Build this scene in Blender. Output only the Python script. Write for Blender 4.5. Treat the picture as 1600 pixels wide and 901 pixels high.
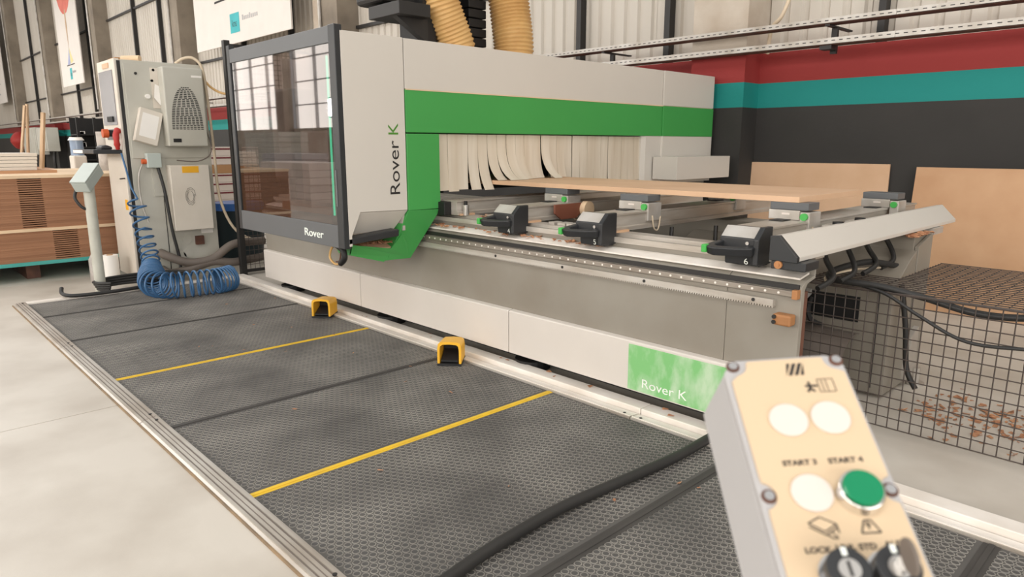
import bpy, bmesh, math, random
from mathutils import Matrix, Vector
random.seed(7)
for o in list(bpy.data.objects): bpy.data.objects.remove(o)
SC = bpy.context.scene
COL = SC.collection

# ------------------------------------------------------------------ camera
# world: +X along the machine bed towards the viewer's right, +Y towards the painted back wall
RM = ((0.689, 0.148, -0.710), (0.725, -0.140, 0.674), (0.0, -0.979, -0.203))
cd = bpy.data.cameras.new('camera'); cam = bpy.data.objects.new('camera', cd); COL.objects.link(cam)
rx = Vector([RM[i][0] for i in range(3)]); fw = Vector([RM[i][2] for i in range(3)]).normalized()
rx = (rx - fw * rx.dot(fw)).normalized(); up = rx.cross(fw).normalized()
cm = Matrix(((rx.x, up.x, -fw.x, 0), (rx.y, up.y, -fw.y, 0), (rx.z, up.z, -fw.z, 1.35), (0, 0, 0, 1)))
cam.matrix_world = cm
cd.sensor_width = 36; cd.lens = 1082 / 1600 * 36; cd.clip_start = 0.05; cd.clip_end = 200
cd.dof.use_dof = True; cd.dof.focus_distance = 4.2; cd.dof.aperture_fstop = 5.6
SC.camera = cam

# ------------------------------------------------------------------ light
wd = bpy.data.worlds.new('hall_light'); SC.world = wd; wd.use_nodes = True
wd.node_tree.nodes['Background'].inputs[0].default_value = (1.0, 0.988, 0.972, 1)
wd.node_tree.nodes['Background'].inputs[1].default_value = 0.62
def area(name, loc, sx, sy, power, target=None, col=(1, 0.98, 0.952)):
    l = bpy.data.lights.new(name, 'AREA'); l.shape = 'RECTANGLE'; l.size = sx; l.size_y = sy; l.energy = power; l.color = col
    o = bpy.data.objects.new(name, l); COL.objects.link(o); o.location = loc
    if target:
        o.rotation_euler = (Vector(target) - Vector(loc)).to_track_quat('-Z', 'Y').to_euler()
    return o
for i, (x, y, p) in enumerate([(-6.5, -2.5, 85), (-1.0, -2.5, 80), (4.0, -1.5, 80), (-12.5, 0.0, 190), (-20, 0, 300), (-30, 0, 450), (1.5, 4.2, 60)]):
    area('high_bay_lamp', (x, y, 6.8), 1.6, 0.8, p)
# fill lights added to brighten upright faces: window side and invented right-end gate
area('window_side_fill', (-6, -8.7, 3.8), 26, 3.4, 560, (-6, 5, 1.2))
area('right_side_fill', (7.6, -1.5, 2.6), 9, 4.4, 420, (-4, 2.0, 1.2))
SC.view_settings.view_transform = 'Standard'; SC.view_settings.look = 'None'
SC.view_settings.exposure = 0.1; SC.view_settings.gamma = 1.0
SC.view_settings.use_curve_mapping = False

# ------------------------------------------------------------------ materials
def lin(c):
    return tuple(((v / 255) / 12.92 if v / 255 <= 0.04045 else ((v / 255 + 0.055) / 1.055) ** 2.4) for v in c)
def mat(name, rgb, rough=0.55, metal=0.0, var=0.10, scale=3.0, bump=0.0, bscale=60, spec=0.5, rgb2=None, stretch=(1, 1, 1), lo=0.35, hi=0.7, emit=None, detail=6):
    m = bpy.data.materials.new(name); m.use_nodes = True; nt = m.node_tree; N = nt.nodes; L = nt.links
    b = N['Principled BSDF']; b.inputs['Roughness'].default_value = rough; b.inputs['Metallic'].default_value = metal
    b.inputs['Specular IOR Level'].default_value = spec
    c = lin(rgb); c2 = lin(rgb2) if rgb2 else tuple(v * (1 - var) for v in c)
    if rgb2 is None: c = tuple(min(1, v * (1 + var * 0.5)) for v in c)
    tc = N.new('ShaderNodeTexCoord'); mp = N.new('ShaderNodeMapping'); mp.inputs['Scale'].default_value = stretch
    L.new(tc.outputs['Object'], mp.inputs[0])
    nz = N.new('ShaderNodeTexNoise'); nz.inputs['Scale'].default_value = scale; nz.inputs['Detail'].default_value = detail; L.new(mp.outputs[0], nz.inputs[0])
    mr = N.new('ShaderNodeMapRange'); mr.inputs[1].default_value = lo; mr.inputs[2].default_value = hi; L.new(nz.outputs[0], mr.inputs[0])
    mx = N.new('ShaderNodeMix'); mx.data_type = 'RGBA'; L.new(mr.outputs[0], mx.inputs[0])
    mx.inputs[6].default_value = (*c, 1); mx.inputs[7].default_value = (*c2, 1); L.new(mx.outputs[2], b.inputs['Base Color'])
    if bump:
        n2 = N.new('ShaderNodeTexNoise'); n2.inputs['Scale'].default_value = bscale; L.new(mp.outputs[0], n2.inputs[0])
        bp = N.new('ShaderNodeBump'); bp.inputs['Strength'].default_value = bump; bp.inputs['Distance'].default_value = 0.01
        L.new(n2.outputs[0], bp.inputs['Height']); L.new(bp.outputs[0], b.inputs['Normal'])
    if emit:
        b.inputs['Emission Color'].default_value = (*lin(emit[0]), 1); b.inputs['Emission Strength'].default_value = emit[1]
    return m
def glass(name, tint, opacity_rgb=None, fres=1.5, rough=0.02):
    m = bpy.data.materials.new(name); m.use_nodes = True; nt = m.node_tree; N = nt.nodes; L = nt.links
    N.remove(N['Principled BSDF']); out = N['Material Output']
    tr = N.new('ShaderNodeBsdfTransparent'); tr.inputs[0].default_value = (*lin(tint), 1)
    gl = N.new('ShaderNodeBsdfGlossy'); gl.inputs['Roughness'].default_value = rough
    lw = N.new('ShaderNodeLayerWeight'); lw.inputs[0].default_value = 0.5
    pw = N.new('ShaderNodeMath'); pw.operation = 'POWER'; pw.inputs[1].default_value = 3.0; L.new(lw.outputs['Facing'], pw.inputs[0])
    fr = N.new('ShaderNodeMath'); fr.operation = 'MULTIPLY_ADD'; fr.inputs[1].default_value = 0.85; fr.inputs[2].default_value = 0.07; L.new(pw.outputs[0], fr.inputs[0])
    mx = N.new('ShaderNodeMixShader'); L.new(fr.outputs[0], mx.inputs[0]); L.new(tr.outputs[0], mx.inputs[1]); L.new(gl.outputs[0], mx.inputs[2])
    L.new(mx.outputs[0], out.inputs[0]); return m
def stripes():
    m = mat('wall_paint', (50, 48, 46), 0.75, var=0.2, scale=1.2, bump=0.15, bscale=25)
    nt = m.node_tree; N = nt.nodes; L = nt.links; b = N['Principled BSDF']
    old = b.inputs['Base Color'].links[0].from_socket
    g = N.new('ShaderNodeNewGeometry'); sp = N.new('ShaderNodeSeparateXYZ'); L.new(g.outputs['Position'], sp.inputs[0])
    cur = old
    for z0, c in ((1.705, (16, 132, 126)), (1.938, (146, 46, 44))):
        gt = N.new('ShaderNodeMath'); gt.operation = 'GREATER_THAN'; gt.inputs[1].default_value = z0; L.new(sp.outputs[2], gt.inputs[0])
        mx = N.new('ShaderNodeMix'); mx.data_type = 'RGBA'; L.new(gt.outputs[0], mx.inputs[0]); L.new(cur, mx.inputs[6])
        mx.inputs[7].default_value = (*lin(c), 1); cur = mx.outputs[2]
    L.new(cur, b.inputs['Base Color']); return m
MT = dict(
    floor=mat('concrete_floor', (205, 198, 187), 0.5, rgb2=(170, 160, 147), scale=1.7, bump=0.03, bscale=90, lo=0.42, hi=0.85, detail=12),
    under=mat('dark_joint', (70, 64, 58), 0.9),
    paint=stripes(),
    sheet=mat('corrugated_sheet', (206, 199, 188), 0.5, rgb2=(194, 186, 174), scale=1.2, stretch=(1, 1, .3)),
    concrete=mat('raw_concrete', (150, 139, 124), 0.85, rgb2=(120, 110, 98), scale=1.5, bump=0.2, bscale=30),
    plaster=mat('plaster', (208, 199, 186), 0.85, rgb2=(176, 160, 142), scale=1.6, bump=0.15, bscale=30),
    blacksteel=mat('black_steel', (38, 36, 35), 0.5, var=0.2),
    galv=mat('galvanised_steel', (196, 192, 186), 0.45, 0.35, rgb2=(168, 160, 150), scale=6),
    rust=mat('rusty_steel', (105, 68, 52), 0.7, rgb2=(74, 48, 40), scale=9),
    white=mat('machine_white', (206, 200, 191), 0.42, var=0.04, scale=0.8),
    skirt=mat('skirt_white', (214, 207, 199), 0.45, var=0.05, scale=1.5),
    grey=mat('bed_grey', (150, 145, 135), 0.5, rgb2=(132, 124, 112), scale=1.4),
    green=mat('machine_green', (66, 154, 76), 0.45, var=0.05, scale=1.0),
    label=mat('worn_green_label', (126, 190, 120), 0.6, rgb2=(186, 212, 178), scale=4, stretch=(3, 1, 1.6), lo=0.42, hi=0.68),
    anth=mat('anthracite', (92, 94, 96), 0.45, var=0.06),
    dark=mat('dark_frame', (42, 44, 46), 0.4, var=0.08),
    black=mat('black_plastic', (40, 41, 43), 0.42, var=0.1, scale=8),
    blackbox=mat('matt_black', (24, 23, 23), 0.6, var=0.2),
    alu=mat('aluminium', (200, 195, 187), 0.38, 0.3, rgb2=(170, 160, 148), scale=4, stretch=(.6, .6, 4)),
    aluw=mat('pale_aluminium', (240, 234, 226), 0.45, 0.0, rgb2=(224, 215, 204), scale=5),
    steel=mat('bright_steel', (205, 201, 196), 0.3, 0.8, var=0.15, scale=10),
    matt=mat('rubber_mat', (96, 93, 89), 0.75, rgb2=(76, 74, 72), scale=1.6, detail=10),
    stud=mat('rubber_stud', (82, 80, 78), 0.6, rgb2=(62, 61, 60), scale=2.0, detail=8),
    studedge=mat('dusty_stud_edge', (150, 146, 138), 0.85, rgb2=(96, 92, 88), scale=2.0, detail=8),
    strip=mat('rubber_strip', (66, 63, 60), 0.7, var=0.2),
    yellow=mat('yellow_strip', (236, 196, 44), 0.55, rgb2=(214, 176, 60), scale=6),
    pedal=mat('pedal_yellow', (240, 182, 52), 0.45, var=0.06),
    cab=mat('cabinet_grey', (196, 194, 184), 0.5, rgb2=(182, 178, 166), scale=1.8),
    cabw=mat('cabinet_cream', (222, 214, 202), 0.5, rgb2=(206, 196, 182), scale=1.5),
    screen=mat('smoked_window', (140, 139, 142), 0.2, var=0.05),
    blue=mat('blue_hose', (62, 104, 146), 0.35, var=0.1),
    hosegrey=mat('grey_conduit', (112, 102, 94), 0.6, var=0.15),
    cable=mat('black_cable', (40, 39, 38), 0.5, var=0.15),
    cream=mat('cream_cable', (214, 196, 170), 0.5),
    tan=mat('tan_hose', (212, 172, 112), 0.45, rgb2=(190, 146, 88), scale=5),
    mdf=mat('mdf', (198, 158, 122), 0.7, rgb2=(186, 144, 108), scale=3),
    mdftop=mat('mdf_face', (214, 178, 146), 0.6, rgb2=(204, 166, 132), scale=2.5),
    mdfedge=mat('mdf_edge', (186, 142, 106), 0.7, var=0.08),
    brown=mat('brown_board_edge', (158, 114, 84), 0.75, rgb2=(146, 104, 76), scale=2, stretch=(1, .4, 6)),
    pale=mat('pale_board', (224, 196, 162), 0.7),
    timber=mat('timber', (206, 178, 146), 0.7, rgb2=(182, 150, 118), scale=6, stretch=(4, 4, .5)),
    chips=mat('wood_chip', (196, 146, 108), 0.8, rgb2=(142, 92, 66), scale=40),
    teal=mat('teal_board', (70, 164, 156), 0.6),
    curtain=mat('curtain_strip', (216, 206, 190), 0.55, rgb2=(200, 186, 166), scale=2.0, stretch=(1, 6, .6)),
    red=mat('red_plastic', (176, 46, 40), 0.5), orange=mat('orange_plastic', (206, 92, 44), 0.5),
    chrome=mat('chrome', (230, 228, 226), 0.15, 1.0, var=0.02),
    led=mat('green_led', (30, 210, 160), 0.5, emit=((40, 230, 175), 3.0)),
    btn=mat('green_button', (6, 128, 84), 0.25, var=0.05),
    knob=mat('green_knob', (64, 168, 74), 0.4, var=0.05),
    panel=mat('cream_panel', (208, 184, 152), 0.5, var=0.03),
    plug=mat('white_plug', (216, 206, 197), 0.4, var=0.02),
    boxgrey=mat('box_grey', (176, 174, 174), 0.5, var=0.05),
    pole=mat('pale_green_pole', (198, 198, 186), 0.5, rgb2=(180, 178, 166), scale=6),
    boxmint=mat('mint_grey_box', (182, 190, 184), 0.5, var=0.05),
    paper=mat('paper', (240, 236, 230), 0.8, var=0.02), ylabel=mat('yellow_label', (238, 176, 40), 0.6),
    ink=mat('black_ink', (40, 36, 34), 0.7), inkgreen=mat('green_ink', (70, 130, 36), 0.6), lettw=mat('white_letter', (240, 244, 236), 0.6),
    poster=mat('poster_white', (228, 221, 214), 0.7, var=0.03), balloon=mat('coral_print', (226, 128, 112), 0.7, rgb2=(214, 110, 98)),
    logo=mat('teal_print', (70, 180, 186), 0.7), printblue=mat('blue_print', (164, 172, 206), 0.7), printyel=mat('pale_yellow_print', (236, 222, 160), 0.7),
    bin=mat('dark_bin', (34, 50, 56), 0.5), bag=mat('blue_bag', (48, 98, 168), 0.35, bump=0.5, bscale=20),
    carton=mat('white_carton', (224, 212, 202), 0.7), cartonred=mat('dark_red_print', (120, 50, 56), 0.7), cardboard=mat('cardboard', (184, 140, 98), 0.8),
    water=mat('blue_bottle', (150, 168, 192), 0.15, var=0.1), wrap=mat('wrapped_film', (196, 190, 184), 0.35, rgb2=(164, 156, 150), scale=12),
    brownpl=mat('brown_shield', (122, 72, 54), 0.55, var=0.12), trough=mat('trough_grey', (176, 174, 168), 0.5, var=0.15),
    orangerust=mat('orange_block', (176, 122, 76), 0.6, var=0.2), meshw=mat('mesh_wire', (74, 64, 58), 0.55, var=0.2, scale=20),
    glassd=glass('tinted_glass', (196, 186, 184)), interior=mat('dim_interior', (176, 166, 160), 0.7, var=0.2),
    winlight=mat('hall_window', (230, 225, 220), 0.5, emit=((255, 248, 240), 3.2)), flood=mat('floodlight', (255, 255, 255), 0.5, emit=((255, 255, 255), 30)),
    dirt=mat('dirty_edge', (150, 126, 96), 0.8, rgb2=(120, 104, 86), scale=8),
    railm=mat('worn_rail_steel', (168, 160, 150), 0.35, 0.5, rgb2=(128, 116, 104), scale=3, stretch=(1, 4, 4)), boltw=mat('rail_cap', (236, 230, 222), 0.4),
    leaf=mat('dark_leaf', (48, 66, 40), 0.7),
)

# ------------------------------------------------------------------ mesh helpers
class M:
    def __init__(s): s.v = []; s.f = []; s.m = []
    def _add(s, vs, fs, mi=0):
        n = len(s.v); s.v += [tuple(v) for v in vs]
        for f in fs: s.f.append([n + i for i in f]); s.m.append(mi)
        return s
    def box(s, x0, x1, y0, y1, z0, z1, mi=0):
        vs = [(x, y, z) for z in (z0, z1) for y in (y0, y1) for x in (x0, x1)]
        return s._add(vs, [(0, 2, 3, 1), (4, 5, 7, 6), (0, 1, 5, 4), (2, 6, 7, 3), (0, 4, 6, 2), (1, 3, 7, 5)], mi)
    def prism(s, poly, axis, a, b, mi=0):
        def pt(p, t): return {'x': (t, p[0], p[1]), 'y': (p[0], t, p[1]), 'z': (p[0], p[1], t)}[axis]
        n = len(poly); vs = [pt(p, a) for p in poly] + [pt(p, b) for p in poly]
        fs = [list(range(n))[::-1], list(range(n, 2 * n))] + [(i, (i + 1) % n, n + (i + 1) % n, n + i) for i in range(n)]
        return s._add(vs, fs, mi)
    def tube(s, pts, r, n=8, mi=0, caps=True):
        pts = [Vector(p) for p in pts]; k = len(pts)
        rs = r if isinstance(r, (list, tuple)) else [r] * k
        vs = []; nv = None
        for i, p in enumerate(pts):
            t = (pts[min(i + 1, k - 1)] - pts[max(i - 1, 0)]).normalized()
            if nv is None:
                a = Vector((0, 0, 1)) if abs(t.z) < 0.9 else Vector((1, 0, 0)); nv = t.cross(a).normalized()
            nv = (nv - t * nv.dot(t)).normalized(); bv = t.cross(nv)
            for j in range(n):
                an = 2 * math.pi * j / n; vs.append(p + (nv * math.cos(an) + bv * math.sin(an)) * rs[i])
        fs = [(i * n + j, i * n + (j + 1) % n, (i + 1) * n + (j + 1) % n, (i + 1) * n + j) for i in range(k - 1) for j in range(n)]
        if caps: fs += [list(range(n))[::-1], list(range((k - 1) * n, k * n))]
        return s._add(vs, fs, mi)
    def cyl(s, p0, p1, r, n=16, mi=0, r1=None): return s.tube([p0, p1], [r, r if r1 is None else r1], n, mi)
    def face(s, pts, mi=0): return s._add(pts, [list(range(len(pts)))], mi)
    def slab(s, pts, off, mi=0):
        n = len(pts); o = Vector(off); vs = [Vector(p) for p in pts] + [Vector(p) + o for p in pts]
        return s._add(vs, [list(range(n))[::-1], list(range(n, 2 * n))] + [(i, (i + 1) % n, n + (i + 1) % n, n + i) for i in range(n)], mi)
    def xf(s, mtx): s.v = [tuple(mtx @ Vector(v)) for v in s.v]; return s
def smooth_pts(pts, k=6):
    P = [Vector(p) for p in pts]; out = []
    for i in range(len(P) - 1):
        a, b, c, d = P[max(i - 1, 0)], P[i], P[i + 1], P[min(i + 2, len(P) - 1)]
        for j in range(k):
            t = j / k; out.append(0.5 * ((2 * b) + (c - a) * t + (2 * a - 5 * b + 4 * c - d) * t * t + (3 * b - a - 3 * c + d) * t ** 3))
    return out + [P[-1]]
ORG = {}
def build(name, mb, mats, parent=None, bevel=0.0, smooth=None, center=True, recalc=True):
    if not isinstance(mats, (list, tuple)): mats = [mats]
    if parent is not None: org = ORG[parent.name]
    elif center:
        xs = [v[0] for v in mb.v]; ys = [v[1] for v in mb.v]; zs = [v[2] for v in mb.v]
        org = Vector(((min(xs) + max(xs)) / 2, (min(ys) + max(ys)) / 2, min(zs)))
    else: org = Vector((0, 0, 0))
    me = bpy.data.meshes.new(name); me.from_pydata([Vector(v) - org for v in mb.v], [], mb.f)
    for m in mats: me.materials.append(MT[m])
    me.polygons.foreach_set('material_index', mb.m)
    if recalc:
        bm = bmesh.new(); bm.from_mesh(me); bmesh.ops.recalc_face_normals(bm, faces=bm.faces); bm.to_mesh(me); bm.free()
    if smooth:
        me.polygons.foreach_set('use_smooth', [True] * len(me.polygons)); me.set_sharp_from_angle(angle=math.radians(smooth))
    o = bpy.data.objects.new(name, me); COL.objects.link(o)
    if parent is not None: o.parent = parent
    else: o.location = org
    ORG[o.name] = org
    if bevel:
        b = o.modifiers.new('edge', 'BEVEL'); b.width = bevel; b.segments = 2; b.limit_method = 'ANGLE'; b.angle_limit = 0.6
    return o
def tag(o, label, cat, group=None, kind=None):
    o['label'] = label; o['category'] = cat
    if group: o['group'] = group
    if kind: o['kind'] = kind
    return o
def thing(name, label, cat, loc, group=None):
    o = bpy.data.objects.new(name, None); COL.objects.link(o); o.location = loc; o.empty_display_size = 0.1
    ORG[o.name] = Vector(loc); return tag(o, label, cat, group)
def struct(o): o['kind'] = 'structure'; return o
def stuff(o): o['kind'] = 'stuff'; return o
def text(name, s, size, pos, right, upv, m, parent, sx=1.0, extrude=0.0, space=1.0, bold=0.0):
    c = bpy.data.curves.new('t', 'FONT'); c.body = s; c.size = size; c.extrude = extrude; c.space_character = space; c.offset = bold
    t = bpy.data.objects.new('t', c); COL.objects.link(t)
    dg = bpy.context.evaluated_depsgraph_get(); me = bpy.data.meshes.new_from_object(t.evaluated_get(dg))
    bpy.data.objects.remove(t); bpy.data.curves.remove(c)
    r = Vector(right).normalized(); u = Vector(upv).normalized(); n = r.cross(u)
    p = Vector(pos) - ORG[parent.name]
    me.transform(Matrix(((r.x * sx, u.x, n.x, p.x), (r.y * sx, u.y, n.y, p.y), (r.z * sx, u.z, n.z, p.z), (0, 0, 0, 1))))
    me.materials.clear(); me.materials.append(MT[m]); me.name = name
    o = bpy.data.objects.new(name, me); COL.objects.link(o); o.parent = parent; ORG[o.name] = ORG[parent.name]; return o
X, Y, Z = Vector((1, 0, 0)), Vector((0, 1, 0)), Vector((0, 0, 1))
def chips(name, n, spot, size, label, seed, parent=None):
    rd = random.Random(seed); mb = M()
    for i in range(n):
        p = Vector(spot(rd)); s = size * rd.uniform(0.4, 1.4)
        m = Matrix.Translation(p) @ Matrix.Rotation(rd.uniform(0, 6.3), 4, 'Z') @ Matrix.Rotation(rd.uniform(-.5, .5), 4, 'X')
        w, h, t = s, s * rd.uniform(.3, .8), s * rd.uniform(.08, .25)
        q = [(-w, -h, 0), (w, -h * .6, t), (w * .7, h, 0), (-w * .8, h * .8, t * 1.4)]
        vs = [m @ Vector(a) for a in q] + [m @ (Vector(a) + Vector((0, 0, t))) for a in q]
        mb._add(vs, [(3, 2, 1, 0), (4, 5, 6, 7), (0, 1, 5, 4), (1, 2, 6, 5), (2, 3, 7, 6), (3, 0, 4, 7)])
    o = build(name, mb, 'chips', parent, center=parent is None); stuff(o)
    if parent is None: tag(o, label, 'wood chips')
    return o

# ================================================================== setting
def setting():
    fl = struct(build('floor', M().box(-54, 8, -9.2, 7.2, -0.25, -0.02), 'under', center=False))
    for a, b in ((-54, -20.76), (-20.75, -16.56), (-16.55, -12.356), (-12.35, -8.156), (-8.15, -3.953), (-3.947, 0.247), (0.253, 8)):
        build('floor_slab', M().box(a, b, -9.2, 7.2, -0.02, 0), 'floor', fl)
    w = struct(build('wall_back', M().box(-54, 8, 6.65, 6.95, 0, 2.22), 'paint', center=False))
    cols = [-41.2, -33.7, -26.2, -18.75, -11.25, -3.75, 3.75]
    for cx in cols:
        m = M().box(cx - .31, cx + .28, 6.36, 6.66, 0, 2.23); build('column_foot', m, 'paint', w)
        m = M().box(cx - .31, cx + .28, 6.36, 6.9, 2.23, 9); build('column', m, 'plaster' if cx > -5 else 'concrete', w)
        if cx < -5:
            build('column_facing', M().box(cx - .8, cx - .32, 6.5, 6.66, 2.23, 9), 'plaster', w)
            build('conduit', M().cyl((cx - .26, 6.33, 2.5), (cx - .26, 6.33, 9), .03, 8), 'galv', w)
    # ribbed sheet panels, about one metre wide each
    pitch = 0.19
    def sheet(x0, n):
        prof = []
        for i in range(n):
            a = x0 + i * pitch; prof += [(a, 6.80), (a + .02, 6.77), (a + .13, 6.77), (a + .15, 6.80)]
        prof.append((x0 + n * pitch, 6.80))
        mb = M(); vs = [(p[0], p[1], z) for z in (2.2, 9) for p in prof]; k = len(prof)
        mb._add(vs, [(i, i + 1, k + i + 1, k + i) for i in range(k - 1)])
        mb._add([(x0, 6.83, 2.2), (x0 + n * pitch, 6.83, 2.2), (x0 + n * pitch, 6.83, 9), (x0, 6.83, 9)], [(0, 1, 2, 3)])
        return mb
    x = -54.0
    while x < 7:
        build('wall_sheet', sheet(x, 6), 'sheet', w, recalc=False); x += 6 * pitch + .004
    for i in range(len(cols) - 1):
        a, b = cols[i], cols[i + 1]
        for t in (.42, .72):
            px = a + (b - a) * t
            if -9 < px < -6: px -= .2
            build('wall_post', M().box(px - .035, px + .035, 6.66, 6.76, 2.2, 9), 'blacksteel', w)
        for z in (3.3, 5.2):
            build('wall_purlin', M().box(a + .3, b - .33, 6.70, 6.765, z, z + .05), 'blacksteel' if a < -5 else 'sheet', w)
    build('wall_post', M().box(-4.62, -4.55, 6.66, 6.76, 2.2, 9), 'blacksteel', w)
    build('wall_post', M().box(-2.42, -2.36, 6.66, 6.76, 2.2, 9), 'blacksteel', w)
    wl = struct(build('wall_left', M().box(-54.3, -54, -9.2, 7, 0, 9), 'sheet', center=False))
    wr = struct(build('wall_right', M().box(8.0, 8.3, -9.2, -6.2, 0, 9).box(8.0, 8.3, 3.2, 7, 0, 9).box(8.0, 8.3, -6.2, 3.2, 5.0, 9), 'sheet', center=False))  # unseen end wall; its opening is made for the added right-side fill
    # the opposite side of the hall, seen mirrored in the glass door
    wf = struct(build('wall_front', M().box(-54, 8, -9.5, -9.2, 0, 2.0).box(-54, 8, -9.5, -9.2, 5.6, 9), 'plaster', center=False))
    n = 0
    for cx in [-50 + 7.5 * i for i in range(8)]:
        build('column', M().box(cx - .35, cx + .35, -9.2, -8.8, 0, 9), 'concrete', wf)
        n += 1
        wn = struct(build('window_%d' % n, M().box(cx + .35, cx + 7.15, -9.45, -9.42, 2.0, 5.6), 'winlight', center=False))
        for i in range(5): build('mullion', M().box(cx + .35 + i * 1.66, cx + .40 + i * 1.66, -9.42, -9.3, 2.0, 5.6), 'boxgrey', wn)
        for z in (2.9, 3.8, 4.7): build('glazing_bar', M().box(cx + .35, cx + 7.15, -9.42, -9.34, z, z + .04), 'boxgrey', wn)
setting()
def across():
    for i, (xa, xb, ya, yb, n, m, l) in enumerate(((-16.6, -14.1, -3.9, -3.0, 6, 'carton', 'pale panel pile across the hall, mirrored low in the glass door'), (-24.0, -21.4, -6.8, -5.8, 11, 'cab', 'tall grey panel pile across the hall, mirrored in the glass door'), (-19.6, -17.6, -5.4, -4.4, 7, 'boxgrey', 'low grey panel pile across the hall, mirrored in the glass door'))):
        t = thing('panel_pile', l, 'panel pile', ((xa + xb) / 2, (ya + yb) / 2, 0), 'panel piles across the hall')
        for k in range(n): build('panel', M().box(xa + .02 * (k % 2), xb - .015 * (k % 3), ya, yb, .001 + k * .16, .155 + k * .16), m, t)
    f = thing('floodlight', 'bright floodlight across the hall, glaring in the glass door', 'floodlight', (-22.6, -8.6, 2.3))
    build('lamp_face', M().box(-23.0, -22.2, -8.52, -8.5, 2.35, 2.95), 'flood', f); build('housing', M().box(-23.05, -22.15, -8.7, -8.525, 2.3, 3.0), 'dark', f); build('bracket', M().box(-22.7, -22.5, -8.8, -8.7, 2.5, 2.8), 'dark', f)
across()

# ================================================================== mats
def mats():
    ed = [-7.03, -6.40, -5.475, -4.357, -3.40, -2.49, -1.36, -0.42, 0.52]
    y0, y1 = .965, 2.655
    desc = ['narrow black studded safety mat at the far end under the coiled blue hose', 'black studded safety mat second from the far end of the platform',
            'black studded safety mat on the far side of the far yellow strip', 'black studded safety mat on the near side of the far yellow strip',
            'black studded safety mat just beyond the near yellow strip, by the nearer foot pedal', 'black studded mat in front of the near yellow strip, crossed by the thick cable',
            'black studded safety mat in the foreground beside the control box', 'black studded safety mat nearest the viewer at the lower right corner']
    for i in range(8):
        a, b = ed[i] + .012, ed[i + 1] - .012
        t = thing('safety_mat', desc[i], 'floor mat', ((a + b) / 2, (y0 + y1) / 2, 0), 'safety mats of the platform')
        build('mat_body', M().box(a, b, y0, y1, 0, .014), 'matt', t)
        p = .0315; row = 0; mb = M(); x = a + .025; vs = []; fs = []; ms = []
        r0, r1, r2 = .0147, .0136, .0112
        ca = [(math.cos(k * math.pi / 4 + .39), math.sin(k * math.pi / 4 + .39)) for k in range(8)]
        while x < b - .02:
            y = y0 + .02 + (p / 2 if row % 2 else 0)
            while y < y1 - .015:
                n = len(vs)
                vs += [(x + c * r0, y + s * r0, .0138) for c, s in ca] + [(x + c * r1, y + s * r1, .0160) for c, s in ca] + [(x + c * r2, y + s * r2, .0154) for c, s in ca]
                fs += [(n + k, n + (k + 1) % 8, n + 8 + (k + 1) % 8, n + 8 + k) for k in range(8)] + [(n + 8 + k, n + 8 + (k + 1) % 8, n + 16 + (k + 1) % 8, n + 16 + k) for k in range(8)] + [list(range(n + 16, n + 24))]
                ms += [1] * 16 + [0]
                y += p
            x += p * .866; row += 1
        mb.v, mb.f, mb.m = vs, fs, ms
        stuff(build('mat_studs', mb, ['stud', 'studedge'], t, recalc=False))
    tags = [None, 'thin black joint strip nearest the far end of the mats', 'thin black joint strip between the far mats', 'yellow joint strip across the mats, the farther one', 'black rubber joint strip between the two yellow strips',
            'yellow joint strip across the mats, the nearer one', 'black ribbed joint strip in the foreground left of the control box', 'black ribbed joint strip at the lower right of the picture']
    for i in range(1, 8):
        x = ed[i]; ye = i in (3, 5); w = .019 if ye else (.012 if i < 3 else .026)
        m = M().box(x - w, x + w, y0, y1, .0005, .0165); m.box(x - w * .35, x + w * .35, y0, y1, .0165, .0195)
        tag(build('joint_strip', m, 'yellow' if ye else 'strip', bevel=.002), tags[i], 'joint strip', 'joint strips between the mats')
    # aluminium edging: open-hall side, far end, machine side
    def edge(x0, x1, ya, yb, label, flip):
        t = thing('edge_rail', label, 'edge rail', ((x0 + x1) / 2, (ya + yb) / 2, 0), 'aluminium rails edging the mats')
        h = [(0, 0), (0, .012), (.018, .02), (.05, .024), (.07, .026), (1, .026), (1, 0)]
        wd = yb - ya
        pr = [(0, 0), (0, .008), (.15, .014), (.5, .022), (1, .024), (1, 0)]
        poly = [((ya + q * wd) if not flip else (yb - q * wd), z) for q, z in pr]
        build('rail_body', M().prism(poly, 'x', x0 + .003, x1 - .003), 'alu', t)
        for q in (.22, .42, .62, .84):
            yy = (ya + q * wd) if not flip else (yb - q * wd); zz = .014 + .012 * q
            build('rail_rib', M().box(x0 + .004, x1 - .004, yy - .006, yy + .006, zz - .006, zz + .003), 'aluw' if flip else 'alu', t)
        if not flip:
            for q in (.32, .52, .73): build('rail_groove', M().box(x0 + .004, x1 - .004, ya + q * wd - .0022, ya + q * wd + .0022, .012, .0165 + .0115 * q), 'hosegrey', t)
            build('dirty_lip', M().box(x0 + .004, x1 - .004, ya - .004, ya + .003, 0, .010), 'dirt', t)
        for xx in (x0 + .05, x1 - .05):
            yy = (ya + .75 * wd) if not flip else (yb - .75 * wd)
            build('screw_hole', M().cyl((xx, yy, .02), (xx, yy, .0285), .008, 10), 'blacksteel', t)
    lx = [-7.11, -5.34, -3.58, -1.75, 0.3]
    ll = ['far section', 'second section from the far end', 'third section from the far end', 'nearest section']
    for i in range(4): edge(lx[i], lx[i + 1], .872, .962, 'edge rail along the open concrete floor, ' + ll[i], False)
    mx = [-7.03, -4.95, -3.42, -1.95, -0.1, 0.6]
    ml = ['farthest section', 'section by the farther foot pedal', 'section by the nearer foot pedal', 'section in front of the green label', 'section at the right edge of the picture']
    for i in range(5): edge(mx[i], mx[i + 1], 2.66, 2.745, 'ribbed edge rail on the machine side, ' + ml[i], True)
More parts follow.
